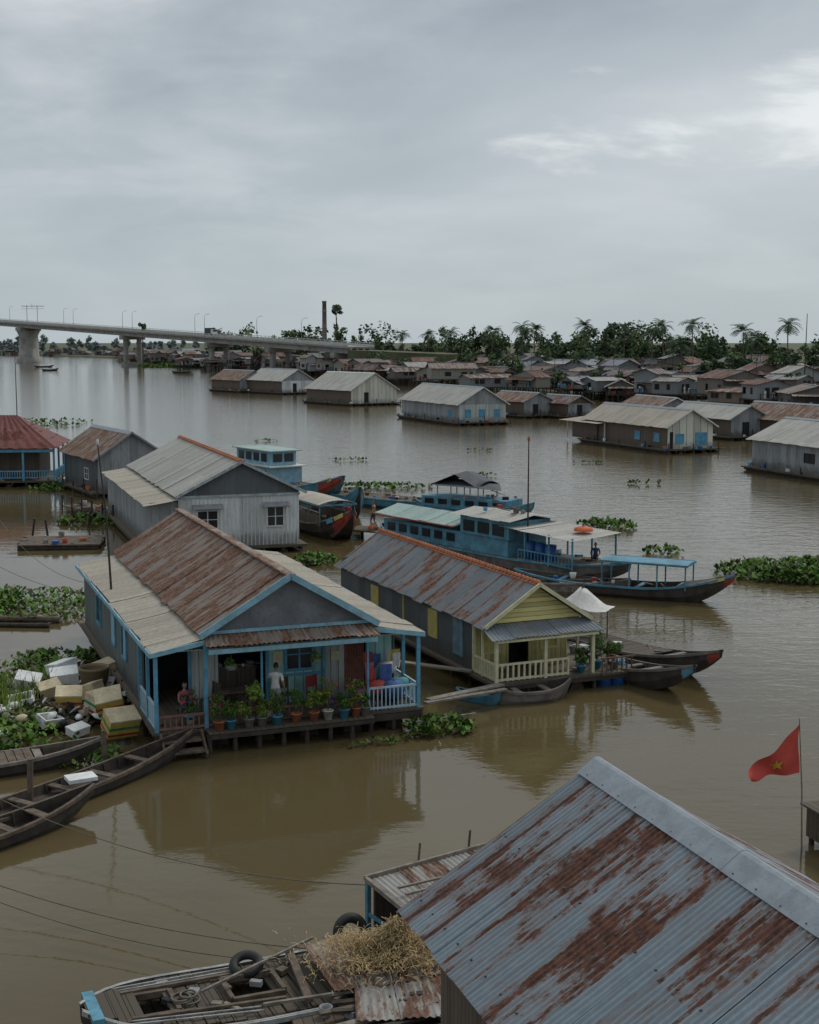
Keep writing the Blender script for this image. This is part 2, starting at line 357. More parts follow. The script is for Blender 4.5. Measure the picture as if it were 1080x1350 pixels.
hyacinth(-112,655,16,26,1800,1.0,0,.6)
mb=MB()
for i in range(900):
    x,y=R(-1.6,1.6),R(-2,2.2); a=R(0,6.28); hgt=R(.4,1.1); d=Vector((math.cos(a),math.sin(a),0)); t=Vector((-d.y,d.x,0))*.018
    p=Vector((x,y,0)); q=p+d*.12*hgt+Vector((0,0,hgt*.6)); r=p+d*.4*hgt+Vector((0,0,hgt))
    mb.add([p-t,p+t,q+t,q-t,r],[(0,1,2,3),(3,2,4)],0)
mb.build('riverside_grass',G3,loc=(-13.7,43.5,.1))

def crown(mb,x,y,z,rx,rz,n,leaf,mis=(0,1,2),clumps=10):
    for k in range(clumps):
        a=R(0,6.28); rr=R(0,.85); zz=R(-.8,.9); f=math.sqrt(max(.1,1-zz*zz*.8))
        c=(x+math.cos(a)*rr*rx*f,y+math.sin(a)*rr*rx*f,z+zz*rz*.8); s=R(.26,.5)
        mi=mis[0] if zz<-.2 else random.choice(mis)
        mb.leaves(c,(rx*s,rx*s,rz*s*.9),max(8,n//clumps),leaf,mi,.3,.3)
def treeline(name,segs,leaf=.55,n=330,mats=(T1,T2,T3),dep=14):
    mb=MB()
    for (x0,y0,x1,y1,h0,h1,cnt) in segs:
        for i in range(cnt):
            t=(i+R(-.5,.5))/cnt; x=x0+(x1-x0)*t+R(-3,3); y=y0+(y1-y0)*t+R(-dep,dep); h=R(h0,h1)*random.choice((.6,.8,1,1.12)); rx=h*R(.26,.46)
            mb.tube([(x,y,0.8),(x+R(-.5,.5),y,h*.55)],[.3,.15],6,3,False)
            for k in range(3): mb.tube([(x,y,h*.4),(x+R(-1,1)*rx*.6,y+R(-1,1)*rx*.6,h*.75)],[.12,.05],4,3,False)
            crown(mb,x,y,h*.58,rx,h*.44,n,leaf)
    return mb.build(name,[*mats,WOODP])
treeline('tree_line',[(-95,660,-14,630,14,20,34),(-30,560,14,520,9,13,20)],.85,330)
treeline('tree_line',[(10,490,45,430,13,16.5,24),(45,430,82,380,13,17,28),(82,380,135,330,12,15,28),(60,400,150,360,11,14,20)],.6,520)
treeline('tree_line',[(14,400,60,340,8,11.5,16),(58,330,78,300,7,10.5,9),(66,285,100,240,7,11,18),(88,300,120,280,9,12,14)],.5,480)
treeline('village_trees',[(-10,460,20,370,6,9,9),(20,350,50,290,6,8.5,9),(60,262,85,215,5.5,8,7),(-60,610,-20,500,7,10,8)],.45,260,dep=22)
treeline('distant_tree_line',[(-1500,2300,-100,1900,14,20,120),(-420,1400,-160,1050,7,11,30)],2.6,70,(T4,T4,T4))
def palm(x,y,h,s=1.):
    e=empty('palm_tree',x,y,.8); mb=MB(); b=R(-1.,1.); 
    mb.tube([(0,0,0),(b*.3,0,h*.4),(b*.8,0,h*.8),(b,0,h)],[.22,.17,.14,.12],8); mb.build('trunk',WOODP,e)
    mb=MB()
    for k in range(26):
        a=R(0,6.28); el=R(-.3,1.2); L=R(2.4,3.3)*s; p=Vector((b,0,h)); d=Vector((math.cos(a)*math.cos(el),math.sin(a)*math.cos(el),math.sin(el))); pts=[p.copy()]
        for j in range(8): p=p+d*L/8; d=(d+Vector((0,0,-.2))).normalized(); pts.append(p.copy())
        side=Vector((-math.sin(a),math.cos(a),0))
        for j in range(1,9):
            q=pts[j]; w=.8*s*math.sin(math.pi*(j/9))**.6+.1; dd=(pts[j]-pts[j-1])*.95
            for sg in (-1,1): mb.add([q,q+dd*.7,q+side*sg*w+dd*1.0+Vector((0,0,-.35*w))],[(0,1,2)],random.choice((0,1)))
    mb.build('fronds',[T1,T2],e)
for x,y,h in ((34,415,15.5),(38,420,14.5),(6.6,470,13.5),(69,372,15),(66,375,14),(75,362,15.5),(91,330,15),(84,345,13.5),(26,440,14.5),(50,400,15.5),(108,330,14),(-3,500,13.5),(74,300,11.5),(58,290,10.5),(60,385,15),(14,480,14)): palm(x,y,h,1.2)
e=empty('tall_tree',-34,640,.8); mb=MB(); mb.tube([(0,0,0),(.4,0,14),(-.2,0,26)],[.5,.35,.2],8); 
for k in range(5): mb.tube([(0,0,16+2*k),(R(-1.6,1.6),R(-1,1),18+2*k)],[.15,.06],5)
mb.build('trunk',WOODP,e); mb=MB(); crown(mb,0,0,25.6,3.1,2.6,900,.5); crown(mb,.2,0,17,1.6,4.5,300,.5); mb.build('crown',[T1,T2,T3],e)
e=empty('tall_tree',-126,650,.8); mb=MB(); mb.tube([(0,0,0),(0,0,16)],[.4,.2],8); mb.build('trunk',WOODP,e); mb=MB(); crown(mb,0,0,17.5,2.2,3.4,400,.6); mb.build('crown',[T1,T2,T3],e)
e=empty('brick_chimney',-39.5,640,.8); mb=MB(); mb.lathe((0,0,0),[(1.3,0),(1.15,10),(.95,29),(1.1,29),(1.1,29.8),(.7,29.8)],16); mb.build('shaft',plain('chimney_brick',(.30,.25,.22),.9,.3,.8),e)
for z in (10,18,25): MB().lathe((0,0,0),[(1.22,z),(1.22,z+.3),(1.0,z+.3)],16).build('band',CONC,e)

# ------------------------------------------------------------------ bridge
def bp(s): return Vector((-217+137*s,784-207*s,0))
def bz(s): return 22.3-8.3*s
e=empty('concrete_bridge',0,0); mb=MB(); rl=MB()
dirb=Vector((137,-207,0)).normalized(); nb=Vector((-dirb.y,dirb.x,0))
s0,s1=-1.1,1.46; K=40
for i in range(K):
    a,c=s0+(s1-s0)*i/K,s0+(s1-s0)*(i+1)/K; A=bp(a)+V3(0,0,bz(a)); C=bp(c)+V3(0,0,bz(c))
    mb.beam(A-V3(0,0,.35),C-V3(0,0,.35),11,.6)
    for o in (-4,-1.3,1.3,4): mb.beam(A+nb*o-V3(0,0,1.6),C+nb*o-V3(0,0,1.6),.8,1.9)
    for o in (-5.4,5.4):
        rl.beam(A+nb*o+V3(0,0,.3),C+nb*o+V3(0,0,.3),.3,.7); rl.beam(A+nb*o+V3(0,0,1.15),C+nb*o+V3(0,0,1.15),.18,.18)
        for j in range(5): q=A.lerp(C,j/5)+nb*o; rl.beam(q,q+V3(0,0,1.1),.2)
mb.build('deck',CONC,e); rl.build('railing',plain('pale_concrete',(.50,.50,.47),.8,.2,.3),e)
mb=MB()
for s,wd in ((-.62,9),(0,9),(.62,5),(1.,4.2),(1.22,4),(1.42,4)):
    p=bp(s); z=bz(s)-2.5; big=wd>8
    mb.beam(p+nb*(-6)+V3(0,0,z-.9),p+nb*6+V3(0,0,z-.9),3 if not big else 9,1.9)
    if big:
        mb.lathe((p.x,p.y,-1),[(7.2,0),(7.2,3.6),(5.7,3.9),(5.3,z-3.6),(6.6,z-.9)],20)
    else:
        for o in (-3.4,3.4): mb.tube([p+nb*o-V3(0,0,1),p+nb*o+V3(0,0,z-1.6)],[1.3,1.2],12)
        mb.beam(p+nb*-5+V3(0,0,1),p+nb*5+V3(0,0,1),4,2.2)
mb.build('piers',CONC,e)
MB().beam(bp(1.46)+V3(0,0,4.5),bp(1.7)+V3(0,0,3.5),11,9).build('abutment',LAND,e)
for s in (-.5,-.2,.18,.24,.52,.57,.86,.9,1.1,1.25):
    le=empty('street_lamp',*(bp(s)+nb*5.2)[:2],bz(s)); mb=MB(); mb.tube([(0,0,0),(0,0,7.5),(.4,-.3,8.6),(1.6,-1,8.9)],[.13,.08,.06,.05],6); mb.build('pole',METAL,le); MB().beam((1.5,-.95,8.9),(2.4,-1.5,8.95),.3,.14).build('lamp_head',METAL,le)
e=empty('lorry',*bp(.97)[:2],bz(.97)+.0,math.atan2(dirb.y,dirb.x)); MB().box(-3.6,2,-1.2,1.2,1,3.4).build('cargo_box',TARP,e); MB().box(2.15,4,-1.1,1.1,.7,2.8).build('cab',WHITE,e)
MB().box(3.3,4.02,-.95,.95,1.8,2.6).build('windscreen',GLASS,e)
mb=MB(); [mb.tube([(x,y-.15,.5),(x,y+.15,.5)],.5,12) for x in (-2.6,-1.5,3) for y in (-1,1)]; mb.build('wheels',BLACK,e)
e=empty('navigation_gantry',*(bp(-.03)+nb*5)[:2],bz(-.03)); mb=MB()
for o in (-3,3): mb.beam((o,0,0),(o,0,10),.25)
mb.beam((-6,0,9.5),(7,0,9.5),.3); mb.beam((-6,0,8),(7,0,8),.15); mb.beam((0,0,8),(0,0,11),.15); mb.build('frame',METAL,e)

# ------------------------------------------------------------------ far stilt houses
VARS=[]
for k in range(18):
    W=R(3.4,8.0); L=R(4.5,10); hb=R(1.4,2.8); he=hb+R(1.8,2.8)+(1.6 if k in (3,11) else 0); hr=he+R(.5,1.4)
    wl=MB(); wl.box(0,W,0,L,hb,he); apx=W*random.choice((.5,.5,.5,.02,.6))
    for y in (0,L): wl.add([(0,y,he),(W,y,he),(apx,y,hr)],[(0,1,2)])
    op=MB(); 
    for _ in range(3):
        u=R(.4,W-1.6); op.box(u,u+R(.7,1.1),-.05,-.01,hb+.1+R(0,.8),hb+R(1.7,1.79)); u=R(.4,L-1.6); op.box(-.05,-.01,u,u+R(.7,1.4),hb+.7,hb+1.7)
    rf=MB(); o=R(.3,.7)
    for sgn in (0,1):
        den=max(apx if sgn==0 else W-apx,.3); ex=-o if sgn==0 else W+o; ez=he-o*(hr-he)/den if den>.5 else he
        rf.corr((apx,-o,hr),(apx,L+o,hr),(ex,L+o,ez),(ex,-o,ez),.5,.03,1.2,0,3,.15)
    if k%2==0: 
        zl=R(.4,.8); rf.corr((0.,-.1,he-.1),(W,-.1,he-.1),(W+.1,-1.9,he-zl),(-.1,-1.9,he-zl),.5,.03,1.2,0,3,.12)
    if k%3==0:
        rf.corr((W+.1,0,he-.2),(W+.1,L*.7,he-.2),(W+2.4,L*.7,he-.9),(W+2.4,0,he-.9),.5,.03,1.2,0,3,.12); wl.box(W+.02,W+2.1,.2,L*.65,hb,he-.95)
    rf2=MB(); rf2.beam((apx,-o,hr+.04),(apx,L+o,hr+.04),.35,.06)
    stl=MB(); 
    for i in range(6):
        for j in range(5):
            x=W*i/5+R(-.25,.25); y=-1.6+(L+1.6)*j/4; stl.beam((x,y,-1.5),(x+R(-.3,.3),y+R(-.2,.2),hb if y>0 else hb+(.9 if i%2==0 else 0)),R(.1,.2))
    stl.box(-.3,W+.3,-1.8,L+.2,hb-.18,hb-.02)
    stl.beam((-.1,-1.75,hb+.8),(W+.1,-1.75,hb+.8),.08)
    if k%4==0: # television aerial
        stl.beam((apx,L*.4,hr),(apx,L*.4,hr+3.5),.07); [stl.beam((apx-.7,L*.4,hr+2.7+q*.3),(apx+.7,L*.4,hr+2.7+q*.3),.05) for q in range(3)]
    for i in range(5): x=R(0,W); stl.beam((x,-1.7,0),(x+R(-2,2),-1.7,hb),.1)
    cl_=MB()
    for i in range(5): 
        x=R(.2,W-.4); cl_.box(x,x+R(.2,.5),-1.3,-1.0,hb+R(.0,.6),hb+R(.7,1.3),random.choice((0,1,2)))
    VARS.append([wl.mesh('sw',[W_S]),op.mesh('so',[DARK]),rf.mesh('sr',[R_G]),rf2.mesh('sc',[RIDGEG]),stl.mesh('ss',[DWOOD]),cl_.mesh('sl',[BLUE,WTARP,RED])])
def stilt(x,y,yaw,zoff=0):
    v=random.choice(VARS); e=empty('stilt_house',x,y,zoff,yaw); e.scale=(R(.8,1.3),R(.75,1.25),R(.88,1.12))
    for nme,me in zip(('walls','openings','roof','ridge_cap','stilts','laundry'),v):
        o=bpy.data.objects.new(nme,me); COL.objects.link(o); o.parent=e
pl=[Vector(p) for p in SH[3:15]]
for row in range(7):
    for i in range(len(pl)-1):
        a,c=pl[i],pl[i+1]; d=(c-a); L=d.length; d.normalize(); nn=Vector((-d.y,d.x)); 
        if nn.dot(Vector((.6,.8)))<0: nn=-nn
        far=a.y>600
        if far and row>2: continue
        sp_=7.8 if not far else 13
        k=int(L/sp_)
        for j in range(k):
            if random.random()<(.1 if row<3 else .3): continue
            p=a+d*(j+R(.0,.8))*sp_+nn*(row*R(8,12)-2+R(-3,3) + (R(-6,0) if row==0 else 0))
            y=random.choice((.35,.35,.6,-1.15,-.9,.1,1.9))+R(-.25,.25)
            stilt(p.x,p.y,y,R(-.8,.8)+row*.25)
for i in range(26): stilt(-420+i*9.5+R(-3,3),1270-i*11+R(-8,8),R(-.3,.8),R(-.5,.5))
for x,y in ((-78,580),(-88,590),(-72,555),(-84,560),(-92,548)): stilt(x,y,.4)

# ------------------------------------------------------------------ floating houses
def gable_roof(e,W,L,he,hr,mat,o=.0,of=.0,ridge=RIDGEG,pitch=.16,amp=.022,seg=6,rw=.3,sheet=.85,mat2=None):
    for sg,nm in ((0,'roof_left'),(1,'roof_right')):
        ex=-o if sg==0 else W+o; ez=he-o*(hr-he)/(W/2); mb=MB()
        mb.corr((W/2,-of,hr),(W/2,L+of,hr),(ex,L+of,ez),(ex,-of,ez),pitch,amp,sheet,0,seg)
        mb.build(nm,mat if (sg==0 or mat2 is None) else mat2,e)
    mb=MB(); sl=(hr-he)/(W/2)
    for sg in (-1,1): mb.add([(W/2,-of,hr+.07),(W/2,L+of,hr+.07),(W/2+sg*rw,L+of,hr+.05-rw*sl),(W/2+sg*rw,-of,hr+.05-rw*sl)],[(0,1,2,3)])
    mb.build('ridge_cap',ridge,e)
def window(mb_f,mb_g,face,u0,u1,z0,z1,pos,fr=.08,mull=True):
    def bx(mb,a,b_,z,zz,d0,d1):
        if face=='f': mb.box(a,b_,pos-d1,pos-d0,z,zz)
        else: mb.box(pos-d1,pos-d0,a,b_,z,zz)
    bx(mb_g,u0,u1,z0,z1,.002,.02)
    bx(mb_f,u0-fr,u0,z0-fr,z1+fr,.002,.06); bx(mb_f,u1,u1+fr,z0-fr,z1+fr,.002,.06); bx(mb_f,u0,u1,z1,z1+fr,.002,.06); bx(mb_f,u0,u1,z0-fr,z0,.002,.07)
    if mull:
        c=(u0+u1)/2; bx(mb_f,c-.03,c+.03,z0,z1,.021,.05); zc=(z0+z1)/2; bx(mb_f,u0,c-.03,zc-.02,zc+.02,.021,.045); bx(mb_f,c+.03,u1,zc-.02,zc+.02,.021,.045)
def raft(e,W,L,z=.5,of=.3):
    mb=MB(); mb.box(-of,W+of,-of,L+of,z-.14,z); mb.build('deck',WOOD,e)
    mb=MB(); 
    for i in range(int(W/1.1)+1): x=i*1.1; mb.box(x-.06,x+.06,-of+.02,L+of-.02,z-.34,z-.142)
    for k in range(int(W/1.5)+1):
        x=.3+k*1.5
        if x<W: mb.tube([(x,-of+.2,-.02),(x,L+of-.2,-.02)],.26,10)
    mb.build('floats',DWOOD,e)
CLM=[WOODP,BLUE,STYRO,TERRA,PLASTB,WTARP,DARK,WOODG,RED,METAL]
def clutter(par,x0,x1,y0,y1,z,n,sc=1.,pal=None):
    mb=MB()
    for k in range(n):
        x,y=R(x0,x1),R(y0,y1); t=random.random(); mi=random.choice(pal) if pal else random.choice((0,0,0,1,2,3,4,5,6,6,7,7,8,9))
        if t<.3: r=R(.08,.18)*sc; mb.lathe((x,y,z),[(r*.7,0),(r,.0+r*1.5),(r*.85,r*1.5),(r*.6,.04)],10,mi)
        elif t<.6: mb.beam((x,y,z+.08*sc),(x+R(-.3,.3)*sc,y+R(-.3,.3)*sc,z+.08*sc),R(.15,.35)*sc,.16*sc,mi)
        else: mb.beam((x,y,z+.03),(x+R(-1,1)*sc,y+R(-1,1)*sc,z+.06),.08,.04,random.choice((0,7)))
    mb.build('deck_clutter',CLM,par)
def simple_house(name,x,y,yaw,W,L,he,hr,wall,gable,roof,wins_f=(),door=None,wins_l=(),shut=None,z=.45,ridge=RIDGEG,left=None,mat2=None):
    e=empty(name,x,y,0,yaw); raft(e,W,L,z,.35); i=.35
    mb=MB(); mb.box(i,W-i,i,L-i,z,he-.02); mb.build('walls_rear_core',left or wall,e)
    mb=MB(); mb.box(i,W-i,i-.06,i-.003,z,he-.02); mb.build('front_wall',wall,e)
    mb=MB(); sl=(hr-he)/(W/2); mb.add([(i,i-.05,he-.02),(W-i,i-.05,he-.02),(W-i,i-.05,he+i*sl-.06),(W/2,i-.05,hr-.06),(i,i-.05,he+i*sl-.06)],[(0,1,2,3,4)])
    mb.add([(i,L-i,he-.02),(W-i,L-i,he-.02),(W/2,L-i,hr-.06)],[(2,1,0)]); mb.build('gable',gable,e)
    gable_roof(e,W,L,he,hr,roof,.15,.1,ridge,.25,.03,4,mat2=mat2)
    mf,mg=MB(),MB()
    for u0,u1,z0,z1 in wins_f: window(mf,mg,'f',u0,u1,z0,z1,i-.06)
    for u0,u1,z0,z1 in wins_l: window(mf,mg,'l',u0,u1,z0,z1,i)
    if mf.v: mf.build('window_frames',shut or WHITE,e); mg.build('window_panes',shut or GLASS,e)
    if door: mb=MB(); mb.box(door[0],door[1],i-.09,i-.062,z,door[2]); mb.build('door',DARK,e)
    mb=MB(); mb.beam((-.15,-.12,he-.15*sl-.02),(W/2,-.12,hr-.02),.05,.14); mb.beam((W+.15,-.12,he-.15*sl-.02),(W/2,-.12,hr-.02),.05,.14); mb.build('barge_boards',WHITE if wall is not W_G else METAL,e)
    mb=MB(); [mb.tube([(x_,-.5,-.4),(x_+R(-.1,.1),-.4,R(.9,1.6))],.06,6) for x_ in (0,W*.5,W)]; [mb.tube([(-.3,y_,-.4),(-.3,y_,R(.8,1.5))],.06,6) for y_ in (L*.2,L*.5,L*.8)]; mb.build('mooring_piles',DWOOD,e)
    clutter(e,-.3,W,-.3,.2,z,10,1.4); clutter(e,-.33,.25,0,L,z,14,1.4)
    return e
CREAMW=wallmat('cream_gable_wall',(.64,.64,.54),'plank',.9,.3)
simple_house('floating_house',27.6,146.5,.38,6.4,18.8,2.85,4.7,CREAMW,CREAMW,R_T,[(1.4,2.3,1.1,2.0),(3.9,5.2,.9,2.1)],(.6,1.0,2.3),[(2,3,1.2,2),(6,7,1.2,2)],BLUE,left=W_B)
e=empty('porch_annex',25.5,160,0,.38); raft(e,6,10,.45,.2); mb=MB(); 
for x in (0,2,4,6): mb.beam((x-3,0,.4),(x-3,0,2.6),.12); mb.beam((x-3,9,.4),(x-3,9,2.6),.12)
mb.build('posts',WHITE,e); MB().corr((0,0,2.9),(0,9.5,2.9),(-4,9.5,2.5),(-4,0,2.5),.25,.03).build('roof',R_T,e); MB().box(-2.9,0,2,8,.5,2.5).build('walls',W_B,e)
simple_house('floating_house',6.84,195.4,.39,8.2,22.4,3.0,5.46,W_LG,W_G,R_L,[(1.4,2.2,1.2,2.2),(3.6,4.4,1.2,2.2),(6,6.8,1.2,2.2)],None,[(3,4,1.2,2)],BLUE,left=W_G)
simple_house('floating_house',-11,255,.60,10.9,17.2,2.9,6.1,CREAMW,CREAMW,R_L,[(6.5,7.6,1.2,2.2)],(3.2,4.2,2.5),[],WHITE,left=W_B,ridge=WHITE)
simple_house('floating_house',-29,310,.62,9,17,3.1,5.7,W_W,W_G,R_L,[],(3.2,4.2,2.5),[],WHITE,left=W_B)
simple_house('floating_house',-40,322,.62,8,15,2.9,5.2,W_G,W_G,R_A,[],(3.2,4.2,2.5),[],WHITE,left=W_B)
simple_house('floating_house',17.8,214,.5,6,11,2.6,4.0,W_G,W_G,R_A,[],(2,3,2.2),left=W_B)
simple_house('floating_house',24.5,212,.5,5,9,2.4,3.6,W_G,W_B,R_G,[],(2,3,2.2),left=W_B)
simple_house('floating_house',37.4,110.5,.33,8.5,18,3.0,4.9,W_G,W_G,R_L,[],None,[(8,9.4,1.5,2.2)],BLACK,left=W_G)
simple_house('floating_house',39,166,.4,6,14,2.6,4.2,W_G,W_G,R_L,[],(2,3,2.2),left=W_B)
simple_house('floating_house',47,158,.4,7,16,2.6,4.5,W_G,W_G,R_A,[],(2,3,2.2),left=W_B)
simple_house('floating_house',33,185,.3,7,12,2.8,4.4,W_W,W_G,R_A,[],(2,3,2.2),left=W_G)
simple_house('floating_house',-24.2,104.5,.5,6,10.6,3.0,5.0,W_G,W_G,R_A,[],(3,4,2.3),[(3,4,1.2,2)],left=W_D)
e=empty('red_roofed_floating_house',-39.5,112,0,.12); raft(e,10,9,.5,.2)
MB().box(1.4,8.6,1.6,8,.5,3.1).build('walls',W_B,e)
mb=MB(); A=[(-.3,-.3,3.2),(10.3,-.3,3.2),(10.3,9.3,3.2),(-.3,9.3,3.2)]; r0,r1=(3.6,4.5,5.7),(6.4,4.5,5.7)
mb.corr(r0,r1,A[1],A[0],.25,.03,.9); mb.corr(r1,r0,A[3],A[2],.25,.03,.9)
mb.quad(r1,A[1],A[2]); mb.quad(r0,A[3],A[0]); mb.build('hipped_roof',R_R,e)
mb=MB(); 
for x in (0,2.5,5,7.5,10): mb.beam((x,0,.5),(x,0,3.2),.16)
for y in (3,6,9): mb.beam((10,y,.5),(10,y,3.2),.16)
mb.beam((0,0,1.3),(10,0,1.3),.1); mb.beam((10,0,1.3),(10,9,1.3),.1); mb.beam((0,0,.75),(10,0,.75),.08)
for i in range(50): mb.beam((i*.2,0,.7),(i*.2,0,1.3),.06)
for i in range(45): mb.beam((10,i*.2,.7),(10,i*.2,1.3),.06)
mb.beam((0,-.1,3.0),(10,-.1,3.0),.1,.25); mb.build('blue_veranda',BLUE,e); clutter(e,.2,9.8,.2,1.4,.5,20,1.3)

# white corrugated house
e=empty('white_floating_house',-14.55,74.9,0,.33); W,L,he,hr,s,hg=9.0,21.0,3.37,5.28,1.81,3.46; z=.45; raft(e,W,L,z,.15)
gx=s+(W-s)/2; MB().corr((gx,0,hr),(gx,L,hr),(s-.2,L,hg-.1),(s-.2,0,hg-.1),.16,.022).build('roof_left',R_L,e)
MB().corr((gx,0,hr),(gx,L,hr),(W+.15,L,hg-.05),(W+.15,0,hg-.05),.16,.022).build('roof_right',R_L,e)
MB().corr((s,-.1,hg-.22),(s,L,hg-.22),(-.15,L,he-.42),(-.15,-.1,he-.42),.16,.022).build('wing_roof',R_T,e)
mb=MB(); [mb.lathe((gx,.2+i*.3,hr+.02),[(.13,0),(.1,.09),(.02,.12)],8) for i in range(int(L/.3))]; mb.beam((gx,0,hr+.03),(gx,L,hr+.03),.34,.1); mb.build('ridge_tiles',TERRA,e)
mb=MB(); mb.box(s,W-.25,.3,.36,z,hg-.1); mb.build('front_wall',W_W,e)
mb=MB(); 
for i in range(31): x=s+.1+i*.225; mb.box(x-.02,x+.02,.262,.298,z,hg-.1)
mb.build('battens',WHITE,e)
mb=MB(); mb.box(.25,s-.003,.5,.56,z,he-.3); mb.box(.25,.31,.56,L-.3,z,he-.42); mb.build('wing_wall',W_G,e)
mb=MB(); mb.box(W-.31,W-.25,.36,L-.3,z,hg-.12); mb.box(.32,W-.32,L-.36,L-.3,z,he-.3); mb.build('rear_walls',W_W,e)
mb=MB(); mb.add([(s,.32,hg-.1),(W-.25,.32,hg-.1),(W-.25,.32,hg+.02),(gx,.32,hr-.06),(s,.32,hg+.0)],[(0,1,2,3,4)]); mb.build('gable',W_D,e)
mb=MB(); mb.beam((s-.2,-.02,hg-.1),(gx,-.02,hr-.02),.05,.16); mb.beam((W+.15,-.02,hg-.07),(gx,-.02,hr-.02),.05,.16); mb.beam((s,.24,hg-.12),(W-.2,.24,hg-.12),.06,.14); mb.build('trim',plain('grey_trim',(.42,.46,.48)),e)
mf,mg=MB(),MB(); window(mf,mg,'f',2.9,4.0,1.55,2.5,.26); window(mf,mg,'f',6.9,7.8,1.55,2.6,.26); mf.build('window_frames',WHITE,e); mg.build('window_panes',GLASS,e)
mb=MB(); 
for a,b_ in ((2.6,4.3),(6.6,8.1)): mb.quad((a,.25,2.9),(b_,.25,2.9),(b_,-.2,2.68),(a,-.2,2.68)); mb.quad((a,.25,2.87),(a,-.2,2.65),(b_,-.2,2.65),(b_,.25,2.87))
mb.build('awnings',METAL,e)
mb=MB(); mb.box(.3,1.6,-2.6,-.3,.35,.45); 
for k in range(3): mb.beam((.4+k*.5,-2.6,-.3),(.4+k*.5,-2.6,1.4),.1)
mb.build('landing',WOODG,e)

# ------------------------------------------------------------------ main house, blue trim
eA=empty('blue_trimmed_floating_house',-7.46,38.77,0,.36); W,L,he,hr,s,hg=8.36,17.3,3.04,5.03,1.55,3.42; z=.65; c=W/2
mb=MB(); mb.corr((c,0,hr),(c,L,hr),(s-.12,L,hg-.03),(s-.12,0,hg-.03),.15,.024,.8); mb.build('main_roof_left',R_A,eA)
mb=MB(); mb.corr((c,0,hr),(c,L,hr),(W-s+.12,L,hg-.03),(W-s+.12,0,hg-.03),.15,.024,.8); mb.build('main_roof_right',R_T,eA)
mb=MB(); mb.corr((s+.05,.1,hg-.1),(s+.05,L-.3,hg-.1),(-.05,L-.3,he),(-.05,-.1,he),.17,.026,.9); mb.build('wing_roof_left',R_T,eA)
mb=MB(); mb.corr((W-s-.05,.1,hg-.1),(W-s-.05,L-.3,hg-.1),(W+.05,L-.3,he),(W+.05,-.1,he),.17,.026,.9); mb.build('wing_roof_right',R_T,eA)
mb=MB(); mb.beam((c,.0,hr+.05),(c,L,hr+.05),.3,.05); mb.build('ridge_cap',R_A,eA)
mb=MB(); mb.corr((s,.28,hg-.04),(W-s,.28,hg-.04),(W-s+.05,-.45,hg-.26),(s-.05,-.45,hg-.26),.15,.022,.8); mb.build('skirt_roof',R_A,eA)
mb=MB(); mb.add([(s+.1,.3,hg-.02),(W-s-.1,.3,hg-.02),(c,.3,hr-.1)],[(0,1,2)]); mb.build('pediment',W_P,eA)
mb=MB(); mb.beam((s-.15,-.04,hg-.02),(c,-.04,hr+.02),.05,.19); mb.beam((W-s+.15,-.04,hg-.02),(c,-.04,hr+.02),.05,.19)
mb.beam((s,.22,hg+.03),(W-s,.22,hg+.03),.05,.1); mb.beam((s+.02,-.38,hg-.42),(W-s-.02,-.38,hg-.42),.06,.14)
mb.beam((-.08,-.12,he-.07),(s-.0,-.0,hg-.2),.05,.14); mb.beam((W+.08,-.12,he-.07),(W-s,-.0,hg-.2),.05,.14); mb.beam((-.08,-.1,he-.08),(-.08,L-.3,he-.08),.05,.14); mb.beam((W+.08,-.1,he-.08),(W+.08,L-.3,he-.08),.05,.14)
mb.build('fascia',LBLUE,eA)
mb=MB(); mb.box(-.05,W+.05,-.12,L,z-.08,z); mb.box(1.5,6.6,-.62,-.125,z-.06,z-.01); mb.build('deck',WOOD,eA)
mb=MB()
for i in range(12):
    x=.1+i*.73
    for y in (-.5 if 1.5<x<6.6 else -.05,2.,5.): mb.tube([(x,y,-.5),(x+R(-.05,.05),y,z-.08)],[.09,.07],7)
mb.beam((0,-.1,z-.2),(W,-.1,z-.2),.12,.2); mb.beam((1.5,-.6,z-.14),(6.6,-.6,z-.14),.08,.12)
for k in range(6): mb.tube([(.6+k*1.4,.3,0.02),(.6+k*1.4,L-.4,.02)],.3,10)
mb.build('piles_and_floats',DWOOD,eA)
yb=1.9; mb=MB(); mb.box(.2,.27,yb+1.2,L-.5,z,he-.02); mb.box(W-.27,W-.2,yb,L-.5,z,he-.02); mb.box(.28,W-.28,L-.57,L-.5,z,he); mb.build('side_walls',W_GG,eA)
mb=MB(); mb.box(3.95,5.75,yb,yb+.06,z,3.0); mb.box(7.2,W-.3,yb,yb+.06,z,3.0); mb.box(6.5,6.75,yb,yb+.06,z,3.0); mb.build('turquoise_wall',TEAL,eA)
mb=MB(); mb.box(1.5,2.35,yb,yb+.06,z,3.0); mb.box(5.78,6.5,yb,yb+.06,z,3.0); mb.box(2.35,3.95,yb,yb+.06,2.7,3.0); mb.build('pale_wall_panels',W_LG,eA)
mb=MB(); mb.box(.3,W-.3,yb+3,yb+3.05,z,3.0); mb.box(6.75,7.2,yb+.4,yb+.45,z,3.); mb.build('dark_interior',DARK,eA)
mb=MB(); mb.box(.1,W-.1,.1,yb+3,2.98,3.0); mb.build('porch_ceiling',W_LG,eA)
mb=MB(); 
for x in (.08,s,W-.1): mb.beam((x,0,z),(x,0,he+(.1 if x==s else -.05)),.11)
for x in (3.25,6.6): mb.beam((x,0,z),(x,0,he),.06)
for y in (1.35,2.75): mb.beam((.08,y,z),(.08,y,he-.1),.1); mb.beam((W-.1,y,z),(W-.1,y,he-.1),.1)
